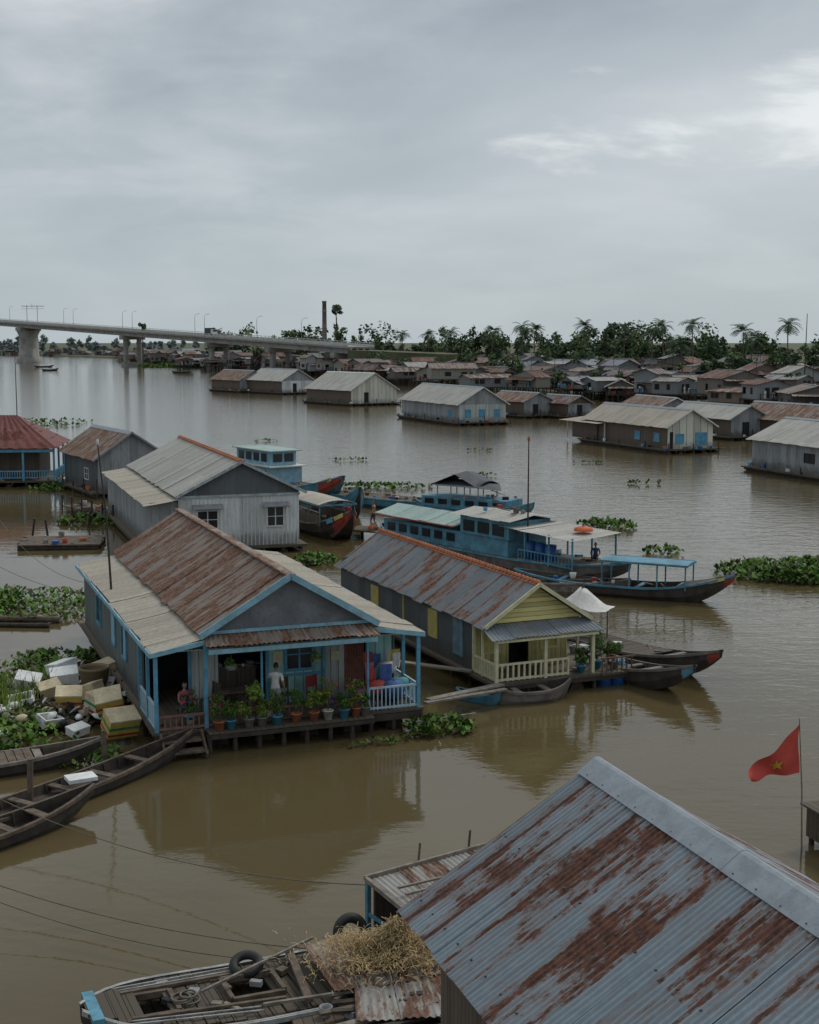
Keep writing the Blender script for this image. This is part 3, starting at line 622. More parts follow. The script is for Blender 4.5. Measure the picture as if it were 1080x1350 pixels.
mb.beam((3.9,yb-.03,z),(3.9,yb-.03,3.0),.1); mb.beam((5.75,yb-.03,z),(5.75,yb-.03,3.0),.08); mb.beam((7.2,yb-.03,z),(7.2,yb-.03,3.0),.08); mb.beam((1.45,yb-.03,z),(1.45,yb-.03,3.0),.08)
mb.beam((3.95,yb-.04,1.55),(5.7,yb-.04,1.55),.05,.08)
mb.build('blue_posts',BLUE,eA)
mf,mg=MB(),MB(); window(mf,mg,'f',4.55,5.35,1.75,2.65,yb,.09); window(mf,mg,'l',6.,6.9,1.5,2.5,.2,.08,False); window(mf,mg,'l',8.4,9.1,1.5,2.5,.2,.08,False); window(mf,mg,'l',12,13,1.5,2.5,.2,.08,False); mf.build('window_frames',BLUE,eA)
mg.build('window_panes',GLASS,eA)
mb=MB(); mb.box(4.1,4.4,yb-.05,yb-.002,1.9,2.35); mb.box(6.0,6.3,yb-.05,yb-.002,1.9,2.2); mb.build('wall_pictures',CREAM,eA)
mb=MB(); mb.box(.14,.19,6.0,6.44,1.5,2.5); mb.box(.14,.19,8.4,9.1,1.5,2.5); mb.build('blue_shutters',LBLUE,eA)
def railing(mb,p,q,z0,z1,sp=.13,t=.035,rt=.06):
    p=Vector(p);q=Vector(q);n=int((q-p).length/sp)
    for i in range(n+1): a=p.lerp(q,i/n); mb.beam((a.x,a.y,z0),(a.x,a.y,z1),t)
    for zz in (z0+.06,z1): mb.beam((p.x,p.y,zz),(q.x,q.y,zz),rt)
mb=MB(); railing(mb,(6.65,0),(W-.1,0),z+.02,z+.72); railing(mb,(W-.1,.05),(W-.1,2.7),z+.02,z+.72); railing(mb,(.08,.05),(.08,2.7),z+.02,z+.75); mb.build('white_blue_railing',plain('pale_blue_paint',(.42,.58,.66),.6,.2,4),eA)
mb=MB(); railing(mb,(.15,-.02),(1.5,-.02),z+.02,z+.45,.16); railing(mb,(1.6,-.02),(6.55,-.02),z+.02,z+.42,.4); mb.build('wooden_railing',plain('brown_paint',(.22,.12,.09),.7),eA)
mb=MB(); mb.box(.1,1.4,-.55,-.14,.42,.48); mb.box(.1,1.4,-.95,-.56,.2,.26); mb.beam((.15,-.2,.6),(.15,-1,.1),.06,.2); mb.beam((1.35,-.2,.6),(1.35,-1,.1),.06,.2); mb.build('steps',WOODP,eA)
mb=MB(); P=[];n=40
for i in range(n+1): x=6.0+.62*i/n; yy=.5+.05*math.sin(i*1.4); P+= [(x,yy,1.25),(x,yy,2.9)]
mb.add(P,[(2*i,2*i+2,2*i+3,2*i+1) for i in range(n)],0,True); mb.build('brown_curtain',plain('brown_cloth',(.20,.085,.06),.9,.3,5),eA)
e=empty('wooden_cabinet',0,0,z,0,eA); MB().box(2.5,3.7,2.5,2.9,.003,1.1).build('body',W_B,e); MB().box(2.46,3.74,2.46,2.94,1.1,1.14).build('top',WOODP,e); MB().box(3.08,3.1,2.48,2.499,.1,1.0).build('door_gap',DARK,e)
clutter(eA,2.4,3.8,2.5,2.9,z+1.14,8,.6); clutter(eA,.4,8,.4,1.5,z,16,.9)
def chair(par,x,y,zz,yaw,mat):
    e=empty('chair',x,y,zz,yaw,par); mb=MB()
    for a in (-.2,.2):
        mb.beam((a,-.2,0.0),(a,-.2,.43),.04); mb.beam((a,.2,0.0),(a,.25,.95),.04)
    mb.box(-.23,.23,-.23,.23,.431,.46); mb.build('frame',mat,e); MB().box(-.17,.17,.235,.255,.58,.93).build('backrest',mat,e)
chair(eA,5.3,1.2,z,.4,plain('red_plastic',(.3,.04,.03),.4)); chair(eA,2.0,1.5,z,-1.2,W_B); chair(eA,4.3,1.3,z,.1,W_B)
e=empty('porch_table',2.7,1.3,z,0,eA); mb=MB(); mb.box(-.5,.5,-.35,.35,.7,.74)
for a in (-.42,.42):
    for b_ in (-.28,.28): mb.beam((a,b_,0),(a,b_,.7),.05)
mb.build('table',WOODP,e)
cols=[(.5,.08,.07),(.08,.15,.4),(.6,.6,.6),(.55,.2,.3),(.1,.3,.32),(.5,.4,.1)]
for k in range(10):
    mb=MB(); nx=10; P=[];w_=R(.25,.42);h_=R(.35,.65)
    for i in range(nx+1):
        for j in range(5): P.append((w_*i/nx,.04*math.sin(i*1.1+j*.3+k)*(j/4),-h_*j/4*(1+.06*math.sin(i))))
    mb.add(P,[(i*5+j,(i+1)*5+j,(i+1)*5+j+1,i*5+j+1) for i in range(nx) for j in range(4)],0,True)
    o=mb.build('hanging_clothes',plain('cloth_%d'%(k%6),cols[k%6],.9,.2,5),eA,(6.85+.42*(k%3)+R(0,.1),.9+.4*(k//3),1.9+R(-.3,.4)))
for k in range(9):
    mb=MB(); mb.lathe((0,0,0),[(.02,0),(.3,.04),(.36,.2),(.28,.36),(.05,.42)],10); o=mb.build('cloth_bundle',plain('cloth_%d'%(k%6),cols[k%6],.9,.2,5),eA,(6.9+R(0,1.1),.4+R(0,1.5),z+.02+.35*(k//4)))
def pot_plant(par,x,y,zz,potmat,h,rw,kind=0,flower=None,pr=.16,ph=.26):
    e=empty('potted_plant',x,y,zz,R(0,6),par); MB().lathe((0,0,0),[(pr*.6,0),(pr*.72,0.0),(pr,ph),(pr*1.12,ph),(pr*1.12,ph+.03),(pr*.9,ph+.03),(pr*.85,ph-.04),(0,ph-.04)],14).build('pot',potmat,e)
    mb=MB()
    for k in range(6): mb.tube([(0,0,ph-.05),(R(-.3,.3)*rw,R(-.3,.3)*rw,ph+h*.5),(R(-.8,.8)*rw,R(-.8,.8)*rw,ph+h*R(.6,1))],[.012,.009,.005],4,1,False)
    for k in range(8):
        a=R(0,6.28); mb.leaves((math.cos(a)*rw*.5,math.sin(a)*rw*.5,ph+h*R(.25,.95)),(rw*.5,rw*.5,h*.2),50,.045 if kind==0 else .07,0,.2,.2,.45)
    if flower: mb.leaves((0,0,ph+h*.7),(rw*.9,rw*.9,h*.45),22,.05,2,0,.5,.8)
    mb.build('foliage',[random.choice((G2,G2,G3)) if kind!=2 else G3,WOODP,flower or G2],e)
BP=plain('blue_pot',(.08,.3,.45),.5); WP=plain('white_pot',(.6,.6,.55),.6); GP=plain('grey_pot',(.25,.25,.24),.8)
for (x,pm,h,rw,k,fl) in ((1.85,TERRA,.75,.38,0,REDF),(2.2,BP,.5,.28,1,None),(2.75,GP,1.0,.5,2,None),(3.15,GP,.55,.3,0,None),(3.6,BP,.75,.3,0,None),(4.2,TERRA,.85,.24,0,None),(4.75,TERRA,.6,.3,2,None),(5.2,WP,1.05,.3,0,REDF),(5.7,BP,.5,.28,1,None),(6.1,TERRA,.85,.35,0,MAG),(6.4,GP,.4,.25,0,None)):
    pot_plant(eA,x,-.38+R(-.05,.05),z-.008,pm,h,rw,k,fl)
pot_plant(eA,1.15,.5,z,BP,.8,.3,0,MAG)
for x in (2.3,4.9): 
    e=empty('hanging_plant',x,-.1,2.35,0,eA); MB().lathe((0,0,0),[(.02,0),(.14,.02),(.17,.16)],10).build('pot',GP,e); mb=MB(); mb.leaves((0,0,.2),(.22,.22,.2),90,.05); mb.build('foliage',G2,e); MB().tube([(0,0,.1),(0,0,.65)],.008,4).build('wire',ROPE,e)

# ------------------------------------------------------------------ yellow house
eE=empty('yellow_floating_house',2.64,45.4,0,.41); W,L,he,hr=4.0,14.6,2.4,3.72; z=.55; c=W/2
gable_roof(eE,W,L,he,hr,R_E,.12,.0,TERRA,.15,.024,6,.12,.85)
mb=MB(); [mb.lathe((c,.15+i*.28,hr+.05),[(.12,0),(.09,.07),(.02,.1)],8) for i in range(int(L/.28))]; mb.build('ridge_tiles',TERRA,eE)
mb=MB(); mb.add([(.12,.35,he),(W-.12,.35,he),(c,.35,hr-.08)],[(0,1,2)]); mb.build('gable',W_Y,eE)
mb=MB(); mb.beam((-.1,-.03,he-.04),(c,-.03,hr),.05,.13); mb.beam((W+.1,-.03,he-.04),(c,-.03,hr),.05,.13); mb.beam((0,-.62,he-.42),(W,-.62,he-.42),.05,.08); mb.build('barge_boards',CREAM,eE)
mb=MB(); mb.corr((-.1,.3,he-.02),(W+.1,.3,he-.02),(W+.2,-.7,he-.32),(-.2,-.7,he-.32),.15,.022); mb.build('skirt_roof',R_S,eE)
yb=1.3; mb=MB(); mb.box(.15,1.5,yb,yb+.06,z,he); mb.box(2.3,W-.15,yb,yb+.06,z,he); mb.box(1.5,2.3,yb,yb+.06,2.25,he); mb.build('front_wall',W_YP,eE)
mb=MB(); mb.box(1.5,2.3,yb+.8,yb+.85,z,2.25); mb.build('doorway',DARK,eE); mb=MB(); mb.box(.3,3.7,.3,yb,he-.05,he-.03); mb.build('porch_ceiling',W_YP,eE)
mb=MB(); mb.box(.12,.18,yb+.07,L-.2,z,he-.03); mb.box(W-.18,W-.12,yb+.07,L-.2,z,he-.03); mb.box(.19,W-.19,L-.26,L-.2,z,he+.3); mb.build('side_walls',W_D,eE)
mb=MB(); mb.box(.08,.117,4.3,5.1,1.1,2.15); mb.box(.08,.117,10.0,10.8,1.1,2.1); mb.box(.08,.117,7.4,7.5,z,2.2); mb.build('yellow_shutters',YEL,eE)
mb=MB(); mb.box(.07,.117,2.1,2.9,.9,2.2); mb.build('blue_side_door',plain('grey_blue_door',(.16,.25,.32),.6),eE)
mb=MB(); 
for x in (.12,c,W-.12): mb.beam((x,-.45,z),(x,-.45,he-.38),.11)
mb.beam((.12,.6,z),(.12,.6,he-.05),.08); mb.beam((W-.12,.6,z),(W-.12,.6,he-.05),.08); mb.beam((.12,1.26,z),(.12,1.26,he-.05),.1)
mb.beam((.1,-.45,he-.34),(W-.1,-.45,he-.34),.08,.1)
railing(mb,(.12,-.45),(2.9,-.45),z+.02,z+.6,.2,.06,.07); railing(mb,(.12,-.4),(.12,1.2),z+.02,z+.6,.2,.06,.07); mb.build('cream_porch_rail',CREAM,eE)
mf,mg=MB(),MB(); window(mf,mg,'f',.5,1.1,1.2,2.0,yb,.06,False); window(mf,mg,'f',2.8,3.4,1.2,2.0,yb,.06,False); mf.build('window_frames',CREAM,eE); mg.build('window_panes',YEL,eE)
mb=MB(); mb.box(-.1,W+.1,-.65,L,z-.1,z); mb.box(W+.1,W+1.5,-.7,3.2,z-.1,z-.02); mb.build('deck',WOOD,eE)
mb=MB()
for x in (.1,1.3,2.6,3.9,5.3):
    for y in (-.55,1.5,3): mb.tube([(x,y,-.5),(x,y,z-.1)],.07,7)
for x in (.8,2.,3.3): mb.tube([(x,-.4,.0),(x,L-.3,.0)],.28,10)
mb.beam((-.1,-.6,z-.18),(W+1.5,-.6,z-.18),.08,.14); mb.build('piles_and_floats',DWOOD,eE)
clutter(eE,.3,3.7,-.3,1.1,z,8,.8); clutter(eE,4.1,5.4,.5,3,z,14,1)
for x,y in ((4.5,-.2),(5.0,-.25),(4.4,2.0)):
    e=empty('plastic_drum',x,y,-.1,0,eE); MB().lathe((0,0,0),[(0,0),(.27,0),(.28,.28),(.29,.3),(.28,.32),(.27,.52),(0,.52)],14).build('drum',PLASTB,e)
mb=MB()
for i in range(7): x=W+.15+i*.2; mb.beam((x,-.65,z),(x,-.65,z+.5),.04)
mb.beam((W+.1,-.65,z+.5),(W+1.5,-.65,z+.5),.05); mb.build('side_rail',WOODP,eE)
for (x,y,pm,h,rw,k) in ((4.4,.1,BP,.9,.35,0),(4.9,-.2,GP,.8,.4,0),(5.2,.5,TERRA,.6,.3,1),(4.7,.9,GP,1.1,.45,0),(3.5,-.3,BP,.6,.25,1)): pot_plant(eE,x,y,z-.015,pm,h,rw,k)
e=empty('white_awning_tarp',6.9,53.2,0,-.35); mb=MB(); n_=8; P=[]
for i in range(n_+1):
    for j in range(n_+1):
        u,v_=i/n_,j/n_; x=-.9+2.0*u; y=-.7+1.5*v_; zz=1.55+.95*max(0,1-math.hypot((u-.42)*1.9,(v_-.5)*1.7))**1.3+.04*math.sin(7*u+4*v_); P.append((x,y,zz))
mb.add(P,[(i*(n_+1)+j,(i+1)*(n_+1)+j,(i+1)*(n_+1)+j+1,i*(n_+1)+j+1) for i in range(n_) for j in range(n_)],0,True); mb.build('cloth',WTARP,e); mb=MB(); mb.tube([(-.06,.05,0),(-.06,.05,2.5)],.04); mb.tube([(1.1,-.7,0),(1.1,-.7,1.6)],.03); mb.tube([(-.9,-.7,0),(-.9,-.7,1.6)],.03); mb.build('poles',WOODP,e)

# ------------------------------------------------------------------ boats
def hull(name,x,y,hd,L,B,D,bow=.6,stern=.25,mats=(HULLD,WOODP,WOODG,RED),bowp=.92,sharp=2.4,deck=None,thw=5,z=0,floor=.12,clut=0):
    e=empty(name,x,y,z,hd); n=28; mb=MB(); O=[];I=[]
    for i in range(n+1):
        t=i/n; w=B/2*max(.05,(1-abs(2*t-1)**sharp))**.75
        sh=D+bow*max(0,(t-.55)/.45)**2.2+stern*max(0,(.4-t)/.4)**2
        k=-.18+(D*.75+bow)*max(0,(t-.78)/.22)**1.8+(D*.55+stern)*max(0,(.16-t)/.16)**1.6
        k=min(k,sh-.06); X=t*L; hh=sh-k; th=.05
        O.append([(X,-w,sh),(X,-w*.93,k+hh*.45),(X,-w*.6,k+.02),(X,0,k),(X,w*.6,k+.02),(X,w*.93,k+hh*.45),(X,w,sh)])
        wi=max(w-th,.01); kf=max(k+.04,min(sh-.04,floor*1.0)) if k<floor else k+.04
        I.append([(X,-wi,sh),(X,-wi*.92,max(kf,k+hh*.45)),(X,-wi*.7,kf),(X,0,kf),(X,wi*.7,kf),(X,wi*.92,max(kf,k+hh*.45)),(X,wi,sh)])
    for i in range(n):
        t=(i+.5)/n; m0=3 if t>bowp else 0
        for k in range(6):
            mb.add([O[i][k],O[i+1][k],O[i+1][k+1],O[i][k+1]],[(0,1,2,3)],m0 if k in(0,1,4,5) else 0,True)
            mb.add([I[i][k+1],I[i+1][k+1],I[i+1][k],I[i][k]],[(0,1,2,3)],1,True)
        for k in (0,6): 
            a,b_,c_,d=O[i][k],O[i+1][k],I[i+1][k],I[i][k]
            mb.add([a,b_,c_,d],[(0,1,2,3)],2)
            s_=-1 if k==0 else 1
            mb.beam((a[0],a[1]+s_*.02,a[2]-.05),(b_[0],b_[1]+s_*.02,b_[2]-.05),.04,.09,2)
    for en in (0,n):
        mb.add(O[en],[list(range(7))],0); mb.add(I[en],[list(range(7))],1)
    mb.build('hull',list(mats),e)
    def at(t):
        w=B/2*max(.05,(1-abs(2*t-1)**sharp))**.75; sh=D+bow*max(0,(t-.55)/.45)**2.2+stern*max(0,(.4-t)/.4)**2; return t*L,w,sh
    mb=MB()
    for j in range(thw):
        t=.14+.72*(j+.5)/thw; X,w,sh=at(t); mb.box(X-.11,X+.11,-w+.05,w-.05,sh-.1,sh-.05)
    if thw: mb.build('thwarts',mats[2],e)
    mb=MB(); nr=int(L/.5)
    for j in range(2,nr-1):
        X,w,sh=at(j/nr)
        for s_ in (-1,1): mb.beam((X,s_*(w-.065),sh-.02),(X,s_*(w*.78),max(.14,sh-.45)),.05,.05)
    mb.build('ribs',mats[1],e)
    if deck:
        mb=MB()
        for (a,b_) in deck:
            m_=max(2,int((b_-a)*L/.22))
            for j in range(m_):
                t=a+(b_-a)*(j+.5)/m_; X,w,sh=at(t); wd=(b_-a)*L/m_*.46; dz=R(0,.02); mb.box(X-wd,X+wd,-w+.04,w-.04,sh-.06+dz,sh-.02+dz)
        mb.build('deck_boards',mats[1],e)
    if clut: clutter(e,L*.15,L*.8,-B*.28,B*.28,(D-.02) if deck else floor+.02,clut,1.)
    return e
def b2(p,q): return math.atan2(q[1]-p[1],q[0]-p[0]), math.hypot(q[0]-p[0],q[1]-p[1])
def canopy(e,x0,x1,w,z0,z1,roofm,postm,curve=.12,side=None,np_=4):
    mb=MB(); n=10; P=[]
    for i in range(n+1):
        y=-w+2*w*i/n; zz=z1+curve*(1-(y/w)**2)
        P+= [(x0,y,zz),(x1,y,zz)]
    mb.add(P,[(2*i,2*i+1,2*i+3,2*i+2) for i in range(n)],0,True); mb.add([(p[0],p[1],p[2]-.05) for p in P],[(2*i,2*i+2,2*i+3,2*i+1) for i in range(n)],0,True)
    mb.build('canopy_roof',roofm,e); mb=MB()
    for i in range(np_):
        x=x0+.1+(x1-x0-.2)*i/(np_-1)
        for s_ in (-1,1): mb.beam((x,s_*(w-.1),z0),(x,s_*(w-.1),z1),.06)
    for s_ in (-1,1): mb.beam((x0,s_*(w),z1-.03),(x1,s_*(w),z1-.03),.04,.1)
    mb.beam((x0,-w,z1-.03),(x0,w,z1-.03),.04,.1); mb.beam((x1,-w,z1-.03),(x1,w,z1-.03),.04,.1)
    mb.build('canopy_frame',postm,e)
    if side: mb=MB(); [mb.box(x0+.1,x1-.1,s_*(w-.1)-.02,s_*(w-.1)+.02,z0,z0+(z1-z0)*.5) for s_ in (-1,1)]; mb.build('side_boards',side,e)
h_,l_=b2((-12.5,29.5),(-6.4,39.0)); hull('wooden_sampan',-12.5,29.5,h_,l_,1.25,.38,.35,.2,(HULLD,DWOOD,WOODP,HULLD),2,thw=6)
h_,l_=b2((-16,35.2),(-8.9,38.2)); hull('wooden_sampan',-16,35.2,h_,l_,1.3,.42,.3,.2,(HULLD,WOODP,WOODG,HULLD),2,thw=4,deck=[(.3,.75)])
h_,l_=b2((-13.5,27.5),(-8.1,33.8)); hull('wooden_sampan',-13.5,27.5,h_,l_,1.2,.4,.4,.2,(HULLD,DWOOD,WOODP,HULLD),2,thw=6)
MB().box(-.38,.38,-.28,.28,0,.1).build('styrofoam_lid',STYRO,loc=(-8.75,35.2,.42),rot=.5)
mb=MB(); mb.tube([(0,0,-.5),(.05,0,1.3)],.08,8); mb.build('mooring_post',WOODP,loc=(-9.85,34.2,0)); mb=MB(); mb.tube([(0,0,-.5),(-.05,0,1.1)],.07,8); mb.build('mooring_post',WOODP,loc=(-8.6,37.5,0))
h_,l_=b2((4.3,57),(10.9,46.8)); hull('wooden_sampan',4.3,57,h_,l_,1.7,.5,.8,.3,(HULLD,WOODX,HULLG,RED),.95,2.6,[(.4,.75)],7,clut=14)
h_,l_=b2((3.6,54.6),(9.6,45.0)); hull('wooden_sampan',3.6,54.6,h_,l_,1.6,.45,.75,.3,(HULLD,WOODX,HULLG,BOATB),.95,2.6,[(.3,.62)],7,clut=12)
h_,l_=b2((2.4,44.2),(5.4,45.2)); hull('small_skiff',2.7,44.5,h_,2.9,1.2,.42,.25,.2,(HULLG,DWOOD,HULLG,HULLG),2,2.2,None,2)
hull('small_skiff',1.6,45.2,-.6,1.7,.55,.28,.15,.1,(BOATB,DWOOD,BOATB,BOATB),2,2.2,None,2)
h_,l_=b2((5.2,66.5),(14.9,61.8)); e=hull('blue_canopy_boat',5.2,66.5,h_,l_,1.9,.6,.8,.3,(HULLD,WOODX,BOATB,RED),.95,2.6,[(.78,.92)],4,clut=12); canopy(e,4.6,8.8,.85,.55,1.75,BOATB,BOATB,.05)
for s_ in (-1,1): MB().beam((l_*.9,s_*.5,1.0),(l_*.965,s_*.32,1.2),.03,.14).build('yellow_bow_stripe',YEL,e)
h_,l_=b2((-1.6,81.5),(10.6,65.2)); e=hull('blue_houseboat',-1.6,81.5,h_,l_,3.2,.85,.5,.3,(HULLG,WOODP,BOATB,HULLG),2,4.5,[(.05,.95)],0)
mb=MB(); mb.box(2,13,-1.35,1.35,.8,1.75); mb.box(9.2,13.2,-1.45,1.45,1.75,2.7); mb.build('cabin_walls',BOATB,e)
for a in (0,1,2): MB().box(9.5+a*1.2,10.4+a*1.2,-1.49,-1.452,1.9,2.5).build('cabin_window',GLASS,e)
for a in range(6): MB().box(2.4+a*1.1,3.1+a*1.1,-1.39,-1.352,1.15,1.6).build('cabin_window',GLASS,e)
for sg in (-1,1):
    MB().corr((1.5,0.0,2.5),(9,0.0,2.5),(9,sg*1.7,2.05),(1.5,sg*1.7,2.05),.2,.015).build('roof_panel',R_M,e)
    MB().corr((8.6,0,3.0),(13.6,0,3.0),(13.6,sg*1.75,2.75),(8.6,sg*1.75,2.75),.2,.015).build('roof_panel',R_L,e)
MB().corr((12.5,1.7,2.55),(18.2,1.7,2.45),(18.2,-1.7,2.3),(12.5,-1.7,2.45),.2,.015).build('awning',R_L,e)
mb=MB(); [mb.beam((x,s_*1.5,.8),(x,s_*1.5,2.4),.07) for x in (14.5,16.3,18) for s_ in (-1,1)]; railing(mb,(14,-1.5),(18,-1.5),.85,1.4,.25); mb.build('posts',BOATB,e)
mb=MB(); mb.tube([(1.5,-1.78,2.02),(9,-1.78,2.02)],.04,6); mb.build('gutter',RED,e)
for k in range(3): MB().lathe((0,0,0),[(0,0),(.29,0),(.3,.42),(.31,.45),(.3,.48),(.29,.9),(0,.9)],14).build('blue_barrel',PLASTB,e,(14.2+.75*k,-.8,.86))
clutter(e,14,19,-1.2,1.2,.86,18,1.2); clutter(e,9,13,-1.0,1.0,2.98,7,1.2)
MB().lathe((0,0,0),[(.02,0),(.5,.05),(.45,.2),(.1,.28)],10).build('orange_life_vest_pile',plain('orange_cloth',(.7,.15,.05)),e,(17,.2,2.5))
h_,l_=b2((4.5,63.2),(10.8,64.8)); hull('wooden_sampan',4.0,64.6,-.02,6.6,1.1,.6,.15,.15,(WOODG,WOODP,WOODG,WOODG),2,3.5,None,3)
h_,l_=b2((-8,104.5),(6.5,91.5)); e=hull('blue_cargo_boat',-9.5,106,h_,l_,2.6,.75,.5,.3,(BOATB,WOODP,BOATB,RED),.96,4,[(.05,.9)],0,clut=40)
h_,l_=b2((0,98),(9.5,88)); e=hull('blue_cargo_boat',.5,95.5,-.62,9.5,2.6,.8,.6,.3,(BOATB,WOODP,BOATB,BOATB),2,4,[(.05,.95)],0,clut=16); mb=MB(); mb.box(1.2,8,-1.1,1.1,.75,1.45); mb.build('cabin',BOATB,e)
mb=MB(); [mb.box(1.5+a*1.1,2.2+a*1.1,-1.14,-1.102,.95,1.3) for a in range(6)]; mb.build('cabin_window',GLASS,e); clutter(e,6,8,-1,1,1.45,8,1.2)
canopy(e,2.5,6,1.3,1.4,2.3,TARP,METAL,.3); MB().tube([(3,0,2.9),(7.3,0,1.7)],.03).build('boom',METAL,e)
mb=MB(); P=[(2.2,-1.5,2.3),(4,-1.2,3.05),(6,-1.4,2.2),(7,0,2.0),(6,1.4,2.3),(4,1.2,3.05),(2.2,1.5,2.3),(1.6,0,2.1),(4.2,0,3.2)]; mb.add(P,[(i,(i+1)%8,8) for i in range(8)],0); mb.build('tarpaulin',TARP,e)
h_,l_=b2((-15,115),(-4.9,100)); e=hull('blue_wheelhouse_boat',-15,115,h_,l_,3.4,.9,1.3,.5,(BOATB,WOODP,BOATB,RED),.88,3,[(.05,.92)],0,clut=14)
mb=MB(); mb.box(1.5,9.5,-1.4,1.4,.9,2.2); mb.box(3.2,9.0,-1.15,1.15,2.2,3.4); mb.build('wheelhouse',LBLUE,e); MB().box(1.2,9.9,-1.65,1.65,2.2,2.28).build('lower_roof',WHITE,e)
MB().box(2.9,9.5,-1.45,1.45,3.4,3.48).build('upper_roof',R_M,e)
mb=MB(); [mb.box(3.6+k*1.3,4.5+k*1.3,-1.19,-1.152,2.55,3.2) for k in range(4)]; [mb.box(2.+k*1.2,2.8+k*1.2,-1.44,-1.402,1.3,1.9) for k in range(6)]; mb.box(9.002,9.04,-.9,-.1,2.55,3.2); mb.box(9.002,9.04,.1,.9,2.55,3.2); mb.build('wheelhouse_windows',GLASS,e)
for s_ in (-1,1): MB().beam((l_*.89,s_*.9,1.5),(l_*.96,s_*.6,1.9),.03,.28).build('yellow_bow_panel',YEL,e)
h_,l_=b2((-8.6,92),(-3.4,80.8)); e=hull('wooden_cargo_boat',-8.6,92,h_,l_,2.6,.8,1.2,.3,(HULLD,WOODP,WOODG,RED),.9,3,[(.7,.92)],0,clut=12); canopy(e,4,10,1.25,.8,2.1,R_T,BOATB,.25,W_B)
MB().beam((l_*.92,-.8,1.4),(l_*.97,-.5,1.7),.03,.24).build('yellow_bow_panel',YEL,e)
MB().beam((l_*.86,-1.0,1.15),(l_*.91,-.85,1.35),.03,.3).build('blue_bow_panel',BLUE,e)
hull('wooden_cargo_boat',-7,99,-1.1,8,2.2,.8,1.4,.3,(HULLD,WOODP,BOATB,BOATB),.85,3,[(.6,.92)],0,clut=8)
for x,y,a in ((-175,640,.3),(-150,560,1.),(-230,820,.5),(-90,520,.8),(-130,760,.2)): hull('distant_sampan',x,y,a,9,1.8,.6,.6,.3,(HULLD,WOODP,WOODG,HULLD),2,2.5,None,3)

# docks and planks
e=empty('floating_dock',-3.6,84,0,-.5); mb=MB(); mb.box(0,5.5,-1,1,.45,.55); mb.build('planks',WOOD,e); mb=MB(); [mb.tube([(x,y,-.5),(x,y,.45)],.1,7) for x in (.3,2.6,5.2) for y in (-.8,.8)]; mb.build('piles',DWOOD,e); clutter(e,1.5,5.2,-.8,.8,.55,16,1.3)
e=empty('floating_dock',-1.3,58,0,-1.05); mb=MB(); [mb.box(k*.24,k*.24+.22,-.6,.6,.42+R(0,.03),.47+R(0,.03)) for k in range(44)]; mb.build('planks',WOODG,e); mb=MB(); [mb.tube([(x,y,-.5),(x,y,.42)],.09,7) for x in (.3,3,6,9) for y in (-.5,.5)]; mb.build('piles',DWOOD,e); clutter(e,.5,10,-.5,.5,.5,26,1.2)
for (p,q,w_) in (((0.6,42.6,.62),(3.1,44.6,.62),.3),((.5,42.3,.6),(3.2,44.2,.55),.22),((.2,41.3,.25),(2.1,42.2,.28),.08),((-.4,47.5,.7),(2.2,46.5,.6),.3)):
    MB().beam(p,q,w_,.06).build('gangplank',WOODG)
e=empty('log_raft',-22.8,79.5,0,.1); mb=MB(); [mb.box(R(-.2,.1),4.6+R(-.2,.2),-1.6+k*.42,-1.6+k*.42+.38,.25,.33) for k in range(9)]; mb.build('planks',WOODP,e); mb=MB(); [mb.tube([(0,y,.1),(4.6,y,.1)],.16,8) for y in (-1.4,-.2,1.0,1.8)]; mb.build('logs',DWOOD,e); clutter(e,.3,4.3,-1.3,1.8,.33,10,1.2)
e=empty('log_raft',-24,97,0,-.9); mb=MB(); [mb.box(0,9,-.9+k*.42,-.9+k*.42+.38,.35,.43) for k in range(5)]; mb.build('planks',WOODP,e); mb=MB(); [mb.tube([(k*1.6,-.9,-.4),(k*1.6,-.9,1.2)],.07,6) for k in range(6)]; mb.build('posts',DWOOD,e); clutter(e,.3,8.5,-.8,1,.43,22,1.5)
MB().tube([(-24,58.3,.1),(-15,57.6,.15)],.14,8).build('bamboo_log',WOODP); MB().tube([(-25,57.2,.08),(-15.2,56.6,.1)],.1,8).build('bamboo_log',DWOOD)
for x,y in ((-23.5,84),(-22.2,83.2),(-21,88)): MB().tube([(x,y,-.5),(x+R(-.3,.3),y,1.1)],.07,6).build('mooring_post',DWOOD)

def mast(x,y,z0,z1,r=.035,lean=.1): 
    e=empty('mast_pole',x,y,z0); MB().tube([(0,0,0),(lean*.3,0,(z1-z0)*.5),(lean,0,z1-z0)],[r,r*.8,r*.5],6).build('pole',DWOOD,e); return e
e=mast(-10.75,48.5,3.0,8.4,.045,-.35); MB().lathe((-.35,0,5.35),[(.03,0),(.05,.05),(.05,.16),(.02,.2)],8).build('lamp',WHITE,e)
e=mast(6.15,70.3,0,6.9,.06,.0); MB().lathe((0,0,6.9),[(.03,0),(.07,.05),(.07,.2),(.02,.25)],8).build('lamp',TERRA,e)
mast(-62.6,218,0,12,.08,0); mast(72,250,2,17,.12); mast(110,330,2,24,.2)

